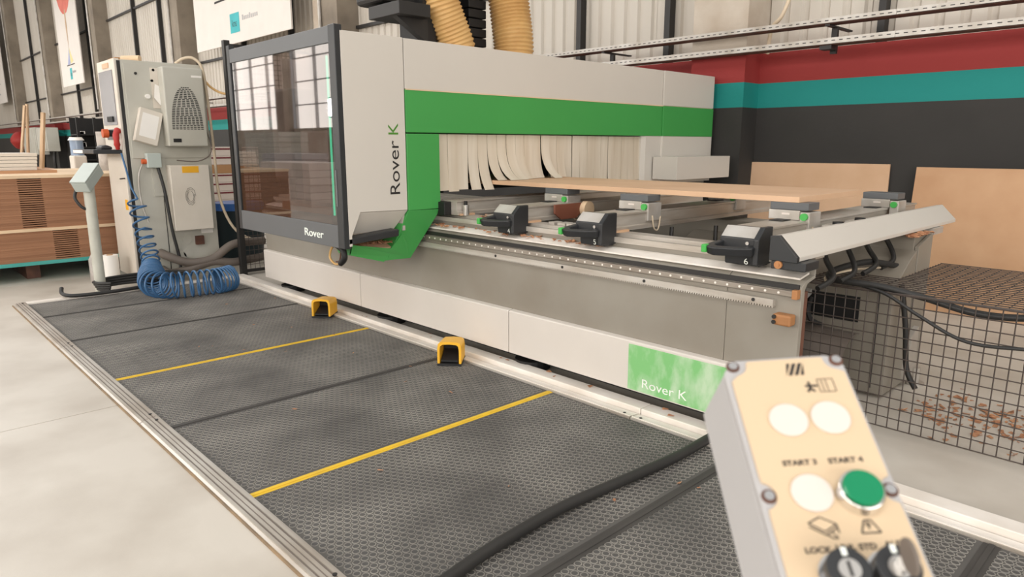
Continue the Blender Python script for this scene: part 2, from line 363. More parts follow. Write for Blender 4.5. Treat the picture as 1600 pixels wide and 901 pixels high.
    bl = ['farthest length', 'length behind the farther pedal', 'length behind the nearer pedal', 'length below the green label', 'length right of the control box']
    for i in range(5):
        m = M().box(mx[i] + .002, mx[i + 1] - .002, 2.747, 2.84, 0, .045)
        tag(build('threshold_bar', m, 'aluw', bevel=.004), 'pale flat threshold bar under the machine front, ' + bl[i], 'threshold bar', 'threshold bars')
    tag(build('end_rail', M().box(-7.125, -7.035, .968, 2.84, 0, .024), 'aluw', bevel=.003), 'pale rail closing the far end of the mat platform', 'edge rail')
    # foot pedals
    def pedal(x, y, rot, label):
        t = thing('foot_pedal', label, 'foot pedal', (x, y, .018), 'yellow foot pedals')
        w, d, h = .074, .09, .15
        rt = Matrix.Translation((x, y, .018)) @ Matrix.Rotation(rot, 4, 'Z')
        def arch(wi, hi):
            pts = [(-wi, 0), (-wi, hi * .70)]
            for k in range(1, 6):
                a = math.pi - k * math.pi / 6; pts.append((wi * math.copysign(abs(math.cos(a)) ** .45, math.cos(a)), hi * .70 + hi * .30 * math.sin(a) ** .6))
            return pts + [(wi, hi * .70), (wi, 0)]
        o, i_ = arch(w, h), arch(w - .014, h - .016); n = len(o)
        m = M(); vs = [(p[0], -d, p[1]) for p in o] + [(p[0], -d, p[1]) for p in i_] + [(p[0] * .96, d, p[1] * .9) for p in o] + [(p[0] * .94, d - .015, p[1] * .9) for p in i_]
        fs = []
        for k in range(n - 1):
            fs += [(k, k + 1, n + k + 1, n + k), (k, 2 * n + k, 2 * n + k + 1, k + 1), (n + k, n + k + 1, 3 * n + k + 1, 3 * n + k)]
        fs += [list(range(2 * n, 3 * n)), list(range(3 * n, 4 * n))[::-1]]
        m._add(vs, fs); build('hood', m.xf(rt), 'pedal', t, smooth=50)
        build('base_plate', M().box(-w, w, -d - .01, d, 0, .012).xf(rt), 'black', t)
        build('treadle', M().prism([(-d + .01, .02), (-d + .01, .03), (d - .04, .075), (d - .04, .06)], 'x', -w + .022, w - .022).xf(rt), 'black', t)
        build('switch_block', M().box(-w + .02, w - .02, d - .05, d - .02, .03, .10).xf(rt), 'blackbox', t)
    pedal(-4.93, 2.62, math.radians(42), 'yellow hooded foot pedal farther away, near the end of the far yellow strip')
    pedal(-3.29, 2.60, math.radians(42), 'yellow hooded foot pedal nearer the viewer, at the end of the black joint strip')
mats()

# ================================================================== machine bed
def bed():
    XL, XR = -6.40, -1.22
    t = thing('machine_bed', 'long grey and white bed of the woodworking machine with white skirt panels', 'machine bed', (-3.8, 3.6, 0))
    prof = [(2.83, .12), (2.83, .765), (2.87, .79), (2.93, .80), (2.945, .80), (2.945, .865), (3.08, .865), (3.08, .60), (3.02, .12)]
    build('front_sill', M().prism(prof, 'x', XL, -1.56), 'grey', t, bevel=.003)
    build('front_plate', M().prism([(2.83, .12), (2.83, .765), (2.87, .79), (2.93, .80), (2.945, .80), (2.945, .865), (2.955, .865), (2.955, .79), (2.88, .775), (2.86, .75), (2.86, .12)], 'x', -1.558, XR), 'grey', t, bevel=.002)
    build('back_sill', M().box(XL, XR, 4.22, 4.45, .12, .86), 'grey', t, bevel=.004)
    build('trough', M().prism([(3.07, .60), (3.5, .42), (3.89, .55), (3.89, .52), (3.5, .38), (3.07, .56)], 'x', XL, -1.62), 'trough', t)
    build('plinth', M().box(XL + .1, XR - .3, 2.95, 4.4, .03, .14), 'blackbox', t)
    for x in (-6.1, -4.45, -2.9, -1.55):
        build('levelling_foot', M().cyl((x, 2.93, .0), (x, 2.93, .06), .11, 18).cyl((x, 2.93, .05), (x, 2.93, .13), .03, 10), 'blackbox', t)
    sx = [XL, -4.669, -2.975, -1.50]
    for i in range(3):
        p = build('skirt_panel', M().prism([(2.795, .105), (2.795, .362), (2.80, .368), (2.829, .374), (2.829, .105)], 'x', sx[i] + .003, sx[i + 1] - .003), 'skirt', t, bevel=.002)
        if i == 2:
            g = build('worn_label', M().box(-2.07, -1.515, 2.7925, 2.795, .112, .352), 'label', t); g['label'] = 'scratched green label plate with white lettering'
            text('lettering', 'Rover K', .066, (-1.985, 2.7915, .138), X, Z, 'lettw', g, sx=1.2)
    # front guideways
    build('top_strip', M().prism([(2.85, .792), (2.85, .80), (2.935, .815), (2.935, .806)], 'x', XL, XR - .02), 'aluw', t)
    build('channel_lip', M().box(XL, XR - .02, 2.93, 2.945, .84, .868), 'alu', t)
    build('table_edge', M().box(XL, XR - .02, 2.985, 3.075, .865, .885), 'alu', t)
    build('rail_shadow_strip', M().box(XL, XR - .01, 2.822, 2.832, .752, .775), 'blacksteel', t)  # dark strip on the sill, its colour standing in for the groove's shade
    rl = build('linear_rail', M().box(XL, XR - .02, 2.808, 2.83, .722, .748), 'railm', t, bevel=.003)
    mb = M(); x = XL + .05
    while x < XR - .05:
        mb.cyl((x, 2.809, .735), (x, 2.8065, .735), .0055, 8); x += .06
    stuff(build('rail_bolts', mb, 'boltw', rl))
    build('rail_end_stop', M().box(XR - .03, XR - .006, 2.80, 2.835, .715, .755), 'orangerust', t, bevel=.003)
    rk = build('gear_rack', M().box(XL, -1.33, 2.805, 2.83, .672, .70), 'alu', t)
    mb = M(); x = XL
    while x < -1.335:
        mb.prism([(x, .672), (x + .003, .664), (x + .007, .664), (x + .010, .672)], 'y', 2.806, 2.829); x += .0125
    stuff(build('rack_teeth', mb, 'alu', rk))
    for x in (-5.4, -4.7, -3.9, -3.1, -2.55, -2.0, -1.42): build('rack_bolt', M().cyl((x, 2.806, .687), (x, 2.802, .687), .008, 10), 'blacksteel', rk)
    sb = build('stop_block', M().box(-1.315, -1.235, 2.775, 2.83, .60, .648), 'orangerust', t, bevel=.008)
    for z in (.613, .636): build('pin', M().cyl((-1.305, 2.776, z), (-1.305, 2.768, z), .009, 10), 'blacksteel', sb)
    # end of the bed behind the mesh cage
    build('end_post', M().box(XR - .03, XR - .004, 2.862, 2.90, .02, .74), 'rust', t)
    build('rear_block', M().prism([(3.9, .02), (3.9, .60), (4.12, .74), (4.215, .78), (4.215, .02)], 'x', -2.6, XR + .02), 'grey', t, bevel=.003)
    build('end_back', M().prism([(4.22, 0), (4.22, .80), (4.45, .86), (4.45, 0)], 'x', XR + .002, XR + .024), 'grey', t, bevel=.003)
    build('block_opening', M().box(-1.86, -1.36, 3.895, 3.902, .40, .54), 'blackbox', t)
    dm = M()
    for k in range(10):
        a = -.25 + k * .21; b = a + .21
        dm.slab([(-2.3, 3.80 - .22 * math.cos(a), .17 + .22 * math.sin(a)), (-2.3, 3.80 - .22 * math.cos(b), .17 + .22 * math.sin(b)), (-1.34, 3.83 - .20 * math.cos(b), .15 + .20 * math.sin(b)), (-1.34, 3.83 - .20 * math.cos(a), .15 + .20 * math.sin(a))], (0, .006, -.004))
    build('chip_chute', dm, 'hosegrey', t, smooth=40)
    build('side_panel', M().prism([(3.1, .60), (3.1, .83), (3.62, .74), (3.62, .52)], 'x', -1.62, -1.60), 'grey', t)
    build('chute_handle', M().tube(smooth_pts([(-1.62, 3.89, .50), (-1.62, 3.86, .44), (-1.60, 3.86, .38), (-1.55, 3.89, .35)], 4), .014, 8), 'blacksteel', t)
    build('seam_line', M().box(-1.27, -1.262, 3.895, 3.902, .05, .58), 'blacksteel', t)
    build('end_bracket', M().prism([(4.18, .05), (4.18, .30), (4.30, .34), (4.34, .05)], 'x', XR + .02, XR + .05), 'galv', t)
    build('mount_foot', M().cyl((XR + .06, 4.30, 0), (XR + .06, 4.30, .1), .025, 10).cyl((XR + .06, 4.30, 0), (XR + .06, 4.30, .015), .05, 14), 'galv', t)
    # sloping guard at the right end of the bed
    g = thing('sloping_guard', 'long pale grey sloping cover bar at the right end of the bed', 'guard cover', (-1.3, 4.0, .86))
    build('cover', M().prism([(-1.355, .885), (-1.355, .973), (-1.318, .978), (-1.235, .893), (-1.235, .874), (-1.25, .874)], 'y', 2.815, 5.02), 'white', g, bevel=.003)
    build('end_cap', M().prism([(-1.356, .872), (-1.356, .974), (-1.318, .979), (-1.234, .893), (-1.234, .870)], 'y', 2.79, 2.815), 'dark', g, bevel=.002)
    build('lower_block', M().box(-1.35, -1.20, 2.80, 2.93, .835, .872), 'dark', g, bevel=.004)
    build('roller', M().cyl((-1.315, 2.80, .855), (-1.315, 2.79, .855), .017, 16).cyl((-1.315, 2.792, .855), (-1.315, 2.786, .855), .008, 12), 'orangerust', g)
    build('support_arm', M().box(-1.34, -1.27, 4.35, 4.48, .86, .885).box(-1.33, -1.22, 4.55, 4.72, .835, .872), 'galv', g)
    chips('sill_chips', 150, lambda r: (r.uniform(-3.45, -3.0), r.uniform(2.99, 3.06), .887), .02, '', 3, t)
    chips('strip_chips', 60, lambda r: (r.uniform(-3.9, -2.3), r.uniform(2.86, 2.93), .815), .016, '', 4, t)
    chips('end_chips', 40, lambda r: (r.uniform(-1.235, -1.2), r.uniform(4.15, 4.42), .86), .02, '', 5, t)
    for i, x in enumerate((-3.4, -3.27, -2.83, -2.76, -2.69)):
        tag(build('wood_offcut', M().box(x, x + .045 + .015 * (i % 2), 2.986, 3.06, .8855, .9035), 'galv', bevel=.002), 'small pale rectangular offcut on the bed edge, %s' % ['leftmost, beside the farthest console handle', 'second from left, beside the farthest console handle', 'leftmost of the three between two console handles', 'middle of the three between two console handles', 'rightmost of the three between two console handles'][i], 'offcut', 'offcuts on the bed edge')
bed()

# ================================================================== consoles, pods, workpiece
def console(xc, num, label, y1=4.95):
    t = thing('support_console', label, 'console beam', (xc, 3.8, .885), 'sliding support consoles')
    h = .085
    build('beam', M().prism([(xc - h, .888), (xc - h, .90), (xc - h + .008, .91), (xc - h + .008, .965), (xc - h, .975), (xc - h, .985), (xc + h, .985), (xc + h, .975), (xc + h - .008, .972), (xc + h - .008, .915), (xc + h, .91), (xc + h, .888)], 'y', 2.93, y1), 'alu', t, bevel=.001)
    build('slide_foot', M().box(xc - .02, xc + .10, 2.95, 3.07, .8852, .897), 'mdftop', t)
    if num is None: return t
    hs = build('handle_housing', M().prism([(2.94, .99), (2.885, .99), (2.835, .945), (2.835, .885), (2.94, .885)], 'x', xc - .085, xc + .082), 'black', t, bevel=.004)
    build('flange', M().prism([(2.95, .996), (2.875, .996), (2.822, .945), (2.822, .83), (2.95, .83)], 'x', xc + .082, xc + .108), 'black', t, bevel=.005)
    build('label_plate', M().prism([(2.887, .9935), (2.8375, .9485), (2.839, .947), (2.8885, .992)], 'x', xc - .08, xc + .078), 'galv', hs)
    go = [(.095, 2.85), (.09, 2.80), (.03, 2.765), (-.065, 2.728), (-.098, 2.735), (-.108, 2.765), (-.10, 2.80), (-.085, 2.85)]
    gi = [(.062, 2.85), (.055, 2.815), (.012, 2.79), (-.055, 2.765), (-.070, 2.768), (-.076, 2.78), (-.072, 2.80), (-.062, 2.85)]
    gm = M(); k = len(go); zt = lambda a, y: .934 - (2.85 - y) * .20 - (a + .1) * .08
    vs = [(xc + a, y, zt(a, y)) for a, y in go] + [(xc + a, y, zt(a, y)) for a, y in gi] + [(xc + a * .96, y + .012, zt(a, y) - .038) for a, y in go] + [(xc + a, y + .006, zt(a, y) - .035) for a, y in gi]
    fs = []
    for i in range(k - 1): fs += [(i, i + 1, k + i + 1, k + i), (i, 2 * k + i, 2 * k + i + 1, i + 1), (k + i, k + i + 1, 3 * k + i + 1, 3 * k + i), (2 * k + i, 3 * k + i, 3 * k + i + 1, 2 * k + i + 1)]
    fs += [(0, k, 3 * k, 2 * k), (k - 1, 3 * k - 1, 4 * k - 1, 2 * k - 1)]
    gm._add(vs, fs); build('grip', gm, 'black', t, bevel=.005)
    build('green_button', M().box(xc - .116, xc - .092, 2.728, 2.766, .880, .916), 'knob', t, bevel=.004)
    build('lower_block', M().prism([(2.94, .888), (2.85, .888), (2.86, .822), (2.94, .822)], 'x', xc - .07, xc + .10), 'black', t, bevel=.006)
    build('screw', M().cyl((xc + .05, 2.834, .925), (xc + .05, 2.829, .925), .008, 10), 'steel', hs)
    text('number', num, .04, (xc + .03, 2.850, .829), X, Vector((0, -.15, 1)), 'lettw', t, sx=1.1)
    return t
def pod(xc, y, label, big=True):
    t = thing('vacuum_pod', label, 'vacuum pod', (xc, y, .9855), 'vacuum pods carrying the board')
    z = .9858
    build('pod_base', M().box(xc - .10, xc + .06, y - .065, y + .065, z, z + .048), 'galv', t, bevel=.003)
    build('rubber_top', M().box(xc - .095, xc + .10, y - .062, y + .062, z + .049, z + .0855), 'anth', t, bevel=.003)
    build('clamp_body', M().box(xc + .062, xc + .112, y - .07, y + .06, z - .06, z + .042), 'galv', t, bevel=.005)
    build('green_knob', M().cyl((xc + .087, y - .07, z + .02), (xc + .087, y - .084, z + .02), .018, 16), 'knob', t)
    build('latch', M().box(xc - .03, xc + .01, y - .068, y - .065, z + .025, z + .034), 'plug', t)
    build('slot_pad', M().box(xc - .05, xc + .02, y - .16, y - .07, z - .0005, z + .004), 'blackbox', t)
    if big:
        build('air_hose', M().tube(smooth_pts([(xc + .113, y - .03, z - .03), (xc + .12, y - .02, z - .10), (xc + .12, y + .02, z - .11), (xc + .113, y + .05, z - .04)], 5), .004, 6), 'cream', t, smooth=60)
def table():
    cs = [(-1.53, '6', 'aluminium support console with black handle numbered 6, nearest the sloping guard'), (-2.40, '5', 'aluminium support console with black handle numbered 5'),
          (-3.07, '4', 'aluminium support console with black handle numbered 4, nearest the gantry')]
    for x, n, l in cs: console(x, n, l)
    console(-3.70, None, 'aluminium support console with dark end half hidden under the strip curtain')
    t = tag(build('side_stop', M().box(-3.80, -3.68, 2.87, 2.93, .886, .975), 'blackbox', bevel=.004), 'black end block beside the green gantry arm', 'end block')
    t = thing('stop_pin', 'small steel stop cylinder beside the green gantry arm', 'stop pin', (-3.60, 2.90, .867))
    build('pin_body', M().cyl((-3.60, 2.99, .886), (-3.60, 2.99, .955), .022, 14), 'steel', t); build('pin_tip', M().cyl((-3.60, 2.99, .955), (-3.60, 2.99, .98), .012, 12), 'blackbox', t)
    pod(-1.55, 3.42, 'vacuum pod with green knob under the near right corner of the board')
    pod(-1.50, 4.50, 'vacuum pod with green knob beyond the right end of the board')
    pod(-2.42, 3.32, 'vacuum pod at the front of console 5, under the near board edge')
    pod(-2.42, 4.30, 'vacuum pod under the middle of the board on the console numbered 5', False)
    pod(-3.12, 3.42, 'vacuum pod with green knob on the console numbered 4')
    pod(-3.12, 4.30, 'vacuum pod under the board at the back of the console numbered 4', False)
    tag(build('workpiece_board', M().box(-4.6, -1.50, 3.36, 4.16, 1.0718, 1.10), ['mdftop'], bevel=.001), 'tan fibreboard sheet lying across the consoles', 'board')
    # brown shield and grey disc between consoles 4 and 5
    t = thing('saw_guard', 'brown shield with pale round disc between consoles 4 and 5', 'guard', (-2.85, 3.35, .885))
    build('shield', M().prism([(3.16, .985), (3.42, .985), (3.42, .93), (3.36, .89), (3.22, .89), (3.16, .93)], 'x', -2.955, -2.94), 'brownpl', t, bevel=.003)
    build('disc', M().cyl((-2.94, 3.44, .945), (-2.90, 3.44, .945), .05, 24), 'pale', t)
    # stop cylinders by console 6
    for i, (y, l) in enumerate(((3.50, 'nearer'), (3.78, 'farther'))):
        t = thing('stop_cylinder', 'grey square stop cylinder with dark cap behind console 6, the %s one' % l, 'stop cylinder', (-1.36, y, .86), 'stop cylinders')
        build('cylinder_body', M().box(-1.41, -1.31, y - .05, y + .05, .87, .955), 'galv', t, bevel=.004); build('plate', M().box(-1.415, -1.305, y - .055, y + .055, .957, .965), 'alu', t)
        build('cap', M().cyl((-1.36, y, .965), (-1.36, y, .98), .026, 14), 'blackbox', t)
    al = ['first to the right', 'farthest to the right', 'second to the right', 'the one to the left']
    for x, y in ((-2.28, 3.45), (-2.0, 3.75), (-2.14, 3.7), (-2.62, 3.5)):
        tag(build('air_line', M().tube(smooth_pts([(x, y, .88), (x + .02, y - .02, .74), (x + .06, y + .02, .60), (x + .02, y + .05, .56)], 5), .012, 6), 'cable', smooth=60), 'black air line under the board, %s from console 5' % al.pop(0), 'air line', 'air lines under the table')
table()

# ================================================================== gantry
def gantry():
    t = thing('machine_gantry', 'tall white and green gantry hood with tinted glass door', 'machine gantry', (-4.5, 4.2, .6))
    xs = -3.75
    # side cover panel facing right
    p = M().prism([(2.185, .735), (2.185, 2.0), (2.622, 2.0), (2.622, .935), (2.27, .942), (2.205, .80), (2.205, .735)], 'x', xs - .02, xs)
    sp = build('side_cover', p, 'white', t, bevel=.002)
    text('lettering', 'Rover', .108, (xs + .0012, 2.567, 1.03), Z, -Y, 'ink', sp, sx=1.30)
    text('lettering_initial', 'K', .108, (xs + .0012, 2.567, 1.405), Z, -Y, 'inkgreen', sp, sx=1.1)
    build('under_bevel', M().slab([(xs - .002, 2.27, .94), (xs - .002, 2.622, .933), (xs - .10, 2.57, .80), (xs - .10, 2.20, .80)], (-.01, 0, 0)), 'white', t)
    build('bumper_bar', M().prism([(2.18, .745), (2.18, .785), (2.55, .815), (2.55, .77)], 'x', xs - .10, xs + .0), 'black', t, bevel=.006)
    build('top_cover', M().box(-4.6, xs - .002, 2.185, 2.622, 1.985, 2.002), 'white', t)
    build('rear_cover', M().box(-5.28, -5.26, 2.55, 2.9, .85, 2.0), 'white', t)
    build('inner_wall', M().box(-5.26, xs - .03, 2.60, 2.62, .80, 1.985), 'interior', t)
    build('inner_floor', M().box(-5.26, xs - .12, 2.19, 2.60, .80, .83), 'interior', t)
    # machine head behind the glass
    build('spindle_cover', M().box(-4.75, -4.25, 2.40, 2.60, .95, 1.45), 'white', t, bevel=.02)
    build('drill_head', M().box(-5.15, -4.85, 2.38, 2.60, 1.1, 1.75), 'trough', t, bevel=.02)
    build('inner_duct', M().cyl((-4.5, 2.48, 1.45), (-4.5, 2.48, 1.98), .09, 16), 'hosegrey', t, smooth=40)
    build('inner_shelf', M().box(-5.2, -4.1, 2.45, 2.60, .86, .92), 'mdf', t)
    # door frame
    fr = build('door_rail', M().box(-5.28, -3.825, 2.15, 2.185, .722, .862), 'anth', t, bevel=.003); build('door_rail', M().box(-5.28, -3.825, 2.15, 2.185, 1.935, 2.03), 'anth', t, bevel=.003)
    build('frame_post', M().box(-3.825, -3.752, 2.148, 2.20, .722, 2.034), 'dark', t, bevel=.004)
    build('hinge_post', M().box(-5.315, -5.265, 2.148, 2.19, .72, 2.06), 'dark', t, bevel=.004)
    text('door_lettering', 'Rover', .072, (-4.262, 2.1485, .766), X, Z, 'lettw', fr, sx=1.45, extrude=.002)
    build('glass_pane', M().box(-5.265, -3.825, 2.158, 2.164, .862, 1.935), 'glassd', t)
    build('led_backing', M().box(-3.96, -3.86, 2.19, 2.21, .86, 1.935), 'blackbox', t)
    build('led_strip', M().box(-3.924, -3.912, 2.182, 2.19, .916, 1.873), 'led', t)
    build('latch', M().box(-3.815, -3.80, 2.145, 2.15, .98, 1.20), 'anth', t)
    # bridge
    def bridge(y0, y1, dx, mw, mg):
        a = M().box(-5.0, xs + dx, y0, y1, 1.697, 2.0); b = M().box(-5.0, xs + dx + .003, y0, y1, 1.428, 1.693)
        build('hood_panel', a, mw, t, bevel=.002); build('green_band', b, mg, t, bevel=.002)
    bridge(2.628, 5.43, 0.0, 'white', 'green'); bridge(5.436, 6.28, .012, 'white', 'green')
    build('band_trim', M().box(xs, xs + .006, 2.63, 6.27, 1.690, 1.697), 'pale', t)
    # green arm and chip tray
    build('green_arm', M().box(xs - .24, xs + .004, 2.628, 2.89, .93, 1.42), 'green', t, bevel=.003)
    build('green_foot', M().slab([(xs + .004, 2.628, .93), (xs + .004, 2.89, .925), (xs - .11, 2.71, .595), (xs - .11, 2.52, .60)], (-.14, 0, 0)), 'green', t, bevel=.002)
    tr = M().slab([(xs - .09, 2.24, .675), (xs - .06, 2.24, .735), (xs - .06, 2.29, .725), (xs - .07, 2.53, .683), (xs - .04, 2.60, .775), (xs - .06, 2.65, .72), (xs - .11, 2.70, .60), (xs - .11, 2.50, .60)], (-.012, 0, 0))
    tr.slab([(xs - .24, 2.24, .675), (xs - .24, 2.24, .70), (xs - .24, 2.64, .76), (xs - .24, 2.64, .60), (xs - .24, 2.50, .60)], (-.012, 0, 0))
    tr.slab([(xs - .09, 2.24, .675), (xs - .24, 2.24, .675), (xs - .24, 2.24, .74), (xs - .06, 2.24, .735)], (0, .012, 0))
    tr.slab([(xs - .09, 2.24, .675), (xs - .24, 2.24, .675), (xs - .24, 2.50, .602), (xs - .11, 2.50, .602)], (0, 0, -.01)); tr.box(xs - .24, xs - .12, 2.50, 2.66, .598, .606)
    ty = build('chip_tray', tr, 'green', t)
    build('tray_liner', M().slab([(xs - .085, 2.255, .712), (xs - .23, 2.255, .716), (xs - .23, 2.62, .716), (xs - .085, 2.62, .675)], (0, 0, .004)), 'mdftop', ty)
    chips('tray_chips', 110, lambda r: (r.uniform(xs - .215, xs - .10), r.uniform(2.27, 2.57), .718), .016, '', 11, ty)
    # far leg
    build('far_leg', M().prism([(-3.77, 5.155), (xs, 5.20), (xs, 5.44), (xs + .012, 5.44), (xs + .012, 6.28), (-4.9, 6.28), (-4.9, 5.155)], 'z', 1.0, 1.427), 'white', t, bevel=.002)
    build('leg_lower', M().box(-4.9, xs - .05, 5.3, 6.28, .03, 1.0), 'grey', t)
    build('console_box', M().box(-3.735, -3.48, 5.30, 6.20, 1.045, 1.245), 'white', t, bevel=.003)
    # strip curtain
    rd = random.Random(5); y = 2.895; k = 0
    while y < 5.14:
        w = .088; lift = 0.0
        on = 3.36 < y + w / 2 < 4.16
        zc = 1.42; pts = []
        L = .385
        bend = 0
        if on:
            bend = .035 + .13 * math.exp(-((y - 3.48) / .16) ** 2) + (.10 if 3.85 < y < 3.98 else 0)
        elif 3.1 < y < 3.36: bend = .01 + .10 * (y - 3.1) / .26
        bend += rd.uniform(0, .012)
        n = 9; xo = xs - .035 + rd.uniform(-.004, .004)
        zend = 1.103 if on else 1.04 + rd.uniform(-.006, .006)
        m = M(); q = []
        for i in range(n):
            s = i / (n - 1); q.append((xo + bend * s ** 3.2, zc + (zend - zc) * (1 - (1 - s) ** 1.15 if on else s)))
        tw = rd.uniform(-.012, .012) if on or y < 3.3 else rd.uniform(-.004, .004)
        vs = [(px + .002 * (k % 2), y + tw * (i / n) ** 2, pz) for i, (px, pz) in enumerate(q)] + [(px + .002 * (k % 2), y + w + tw * (i / n) ** 2, pz) for i, (px, pz) in enumerate(q)]
        vs += [(v[0] - .004, v[1], v[2] + .0005) for v in vs]
        fs = []
        for i in range(n - 1):
            fs += [(i, i + 1, n + i + 1, n + i), (2 * n + i, 3 * n + i, 3 * n + i + 1, 2 * n + i + 1), (i, 2 * n + i, 2 * n + i + 1, i + 1), (n + i, n + i + 1, 3 * n + i + 1, 3 * n + i)]
        fs += [(0, n, 3 * n, 2 * n), (n - 1, 3 * n - 1, 4 * n - 1, 2 * n - 1)]
        m._add(vs, fs); build('curtain_strip', m, 'curtain', t, smooth=40)
        y += w + .003; k += 1
    build('curtain_back', M().box(-4.95, -4.90, 2.9, 5.3, .95, 1.43), 'blackbox', t)
    # extraction on the roof
    d = thing('extraction_unit', 'black steel extraction frame standing on top of the gantry hood', 'extraction unit', (-4.5, 3.6, 2.0))
    build('frame_arm', M().box(-4.75, -4.35, 3.02, 3.30, 2.27, 2.36), 'blacksteel', d, bevel=.004)
    build('gusset', M().prism([(3.06, 2.27), (3.34, 2.27), (3.34, 2.10)], 'x', -4.5, -4.44), 'blacksteel', d)
    build('frame_post', M().box(-4.75, -4.45, 3.30, 3.42, 2.002, 2.9), 'blackbox', d)
    build('motor_block', M().box(-4.9, -4.55, 3.0, 3.5, 2.38, 3.0), 'blacksteel', d, bevel=.03)
    build('back_plate', M().box(-4.75, -4.70, 3.42, 4.05, 2.002, 3.0), 'blackbox', d)
    build('cable_clip', M().box(-4.70, -4.68, 3.84, 3.90, 2.07, 2.22), 'poster', d)
    build('tape_patch', M().box(-4.69, -4.67, 4.075, 4.10, 2.07, 2.24), 'poster', d)
    build('rear_post', M().box(-4.75, -4.68, 4.44, 4.56, 2.002, 3.0), 'blacksteel', d)
    for i in range(9):
        build('chain_link', M().box(-4.69, -4.60, 3.88, 4.07, 2.004 + i * .075, 2.070 + i * .075), 'blackbox', d, bevel=.006)
    def ribbed(name, path, r, label):
        pts = smooth_pts(path, 40); q = []; rs = []; acc = 0
        L = sum((pts[i + 1] - pts[i]).length for i in range(len(pts) - 1)); n = int(L / .006)
        # resample
        res = []; i = 0; d0 = 0
        for k in range(n):
            s = L * k / (n - 1)
            while i < len(pts) - 2 and d0 + (pts[i + 1] - pts[i]).length < s: d0 += (pts[i + 1] - pts[i]).length; i += 1
            seg = (pts[i + 1] - pts[i]).length; res.append(pts[i].lerp(pts[i + 1], (s - d0) / seg if seg else 0))
        rs = [r * (1 + .045 * math.cos(2 * math.pi * k / 5)) for k in range(n)]
        return tag(build(name, M().tube(res, rs, 28), 'tan', smooth=80), label, 'dust hose')
    ribbed('dust_hose', [(-4.42, 3.62, 2.003), (-4.42, 3.60, 2.12), (-4.44, 3.46, 2.45), (-4.47, 3.36, 2.9)], .135, 'ribbed tan dust hose leaning left out of the gantry roof, the left one')
    ribbed('dust_hose', [(-4.45, 4.24, 2.003), (-4.45, 4.24, 2.2), (-4.48, 4.22, 2.5), (-4.5, 4.15, 3.0)], .165, 'wide upright ribbed tan dust hose on the gantry roof, the right one')
    # loom under the door
    l = thing('cable_loop', 'drooping brown cable loop with taped end under the door corner', 'cable', (-3.95, 2.2, .62))
    build('brown_loop', M().tube(smooth_pts([(-3.97, 2.2, .73), (-4.02, 2.2, .68), (-4.03, 2.2, .63), (-3.97, 2.2, .60), (-3.90, 2.2, .61)], 5), .008, 6), 'tan', l, smooth=60)
    build('thin_loop', M().tube(smooth_pts([(-3.93, 2.22, .72), (-3.93, 2.22, .66), (-3.95, 2.22, .62), (-3.99, 2.22, .61)], 5), .005, 6), 'rust', l, smooth=60)
    build('taped_end', M().tube(smooth_pts([(-4.02, 2.22, .735), (-3.93, 2.2, .725), (-3.86, 2.2, .70), (-3.85, 2.2, .65), (-3.90, 2.2, .612)], 4), .02, 8), 'blackbox', l, smooth=60)
gantry()

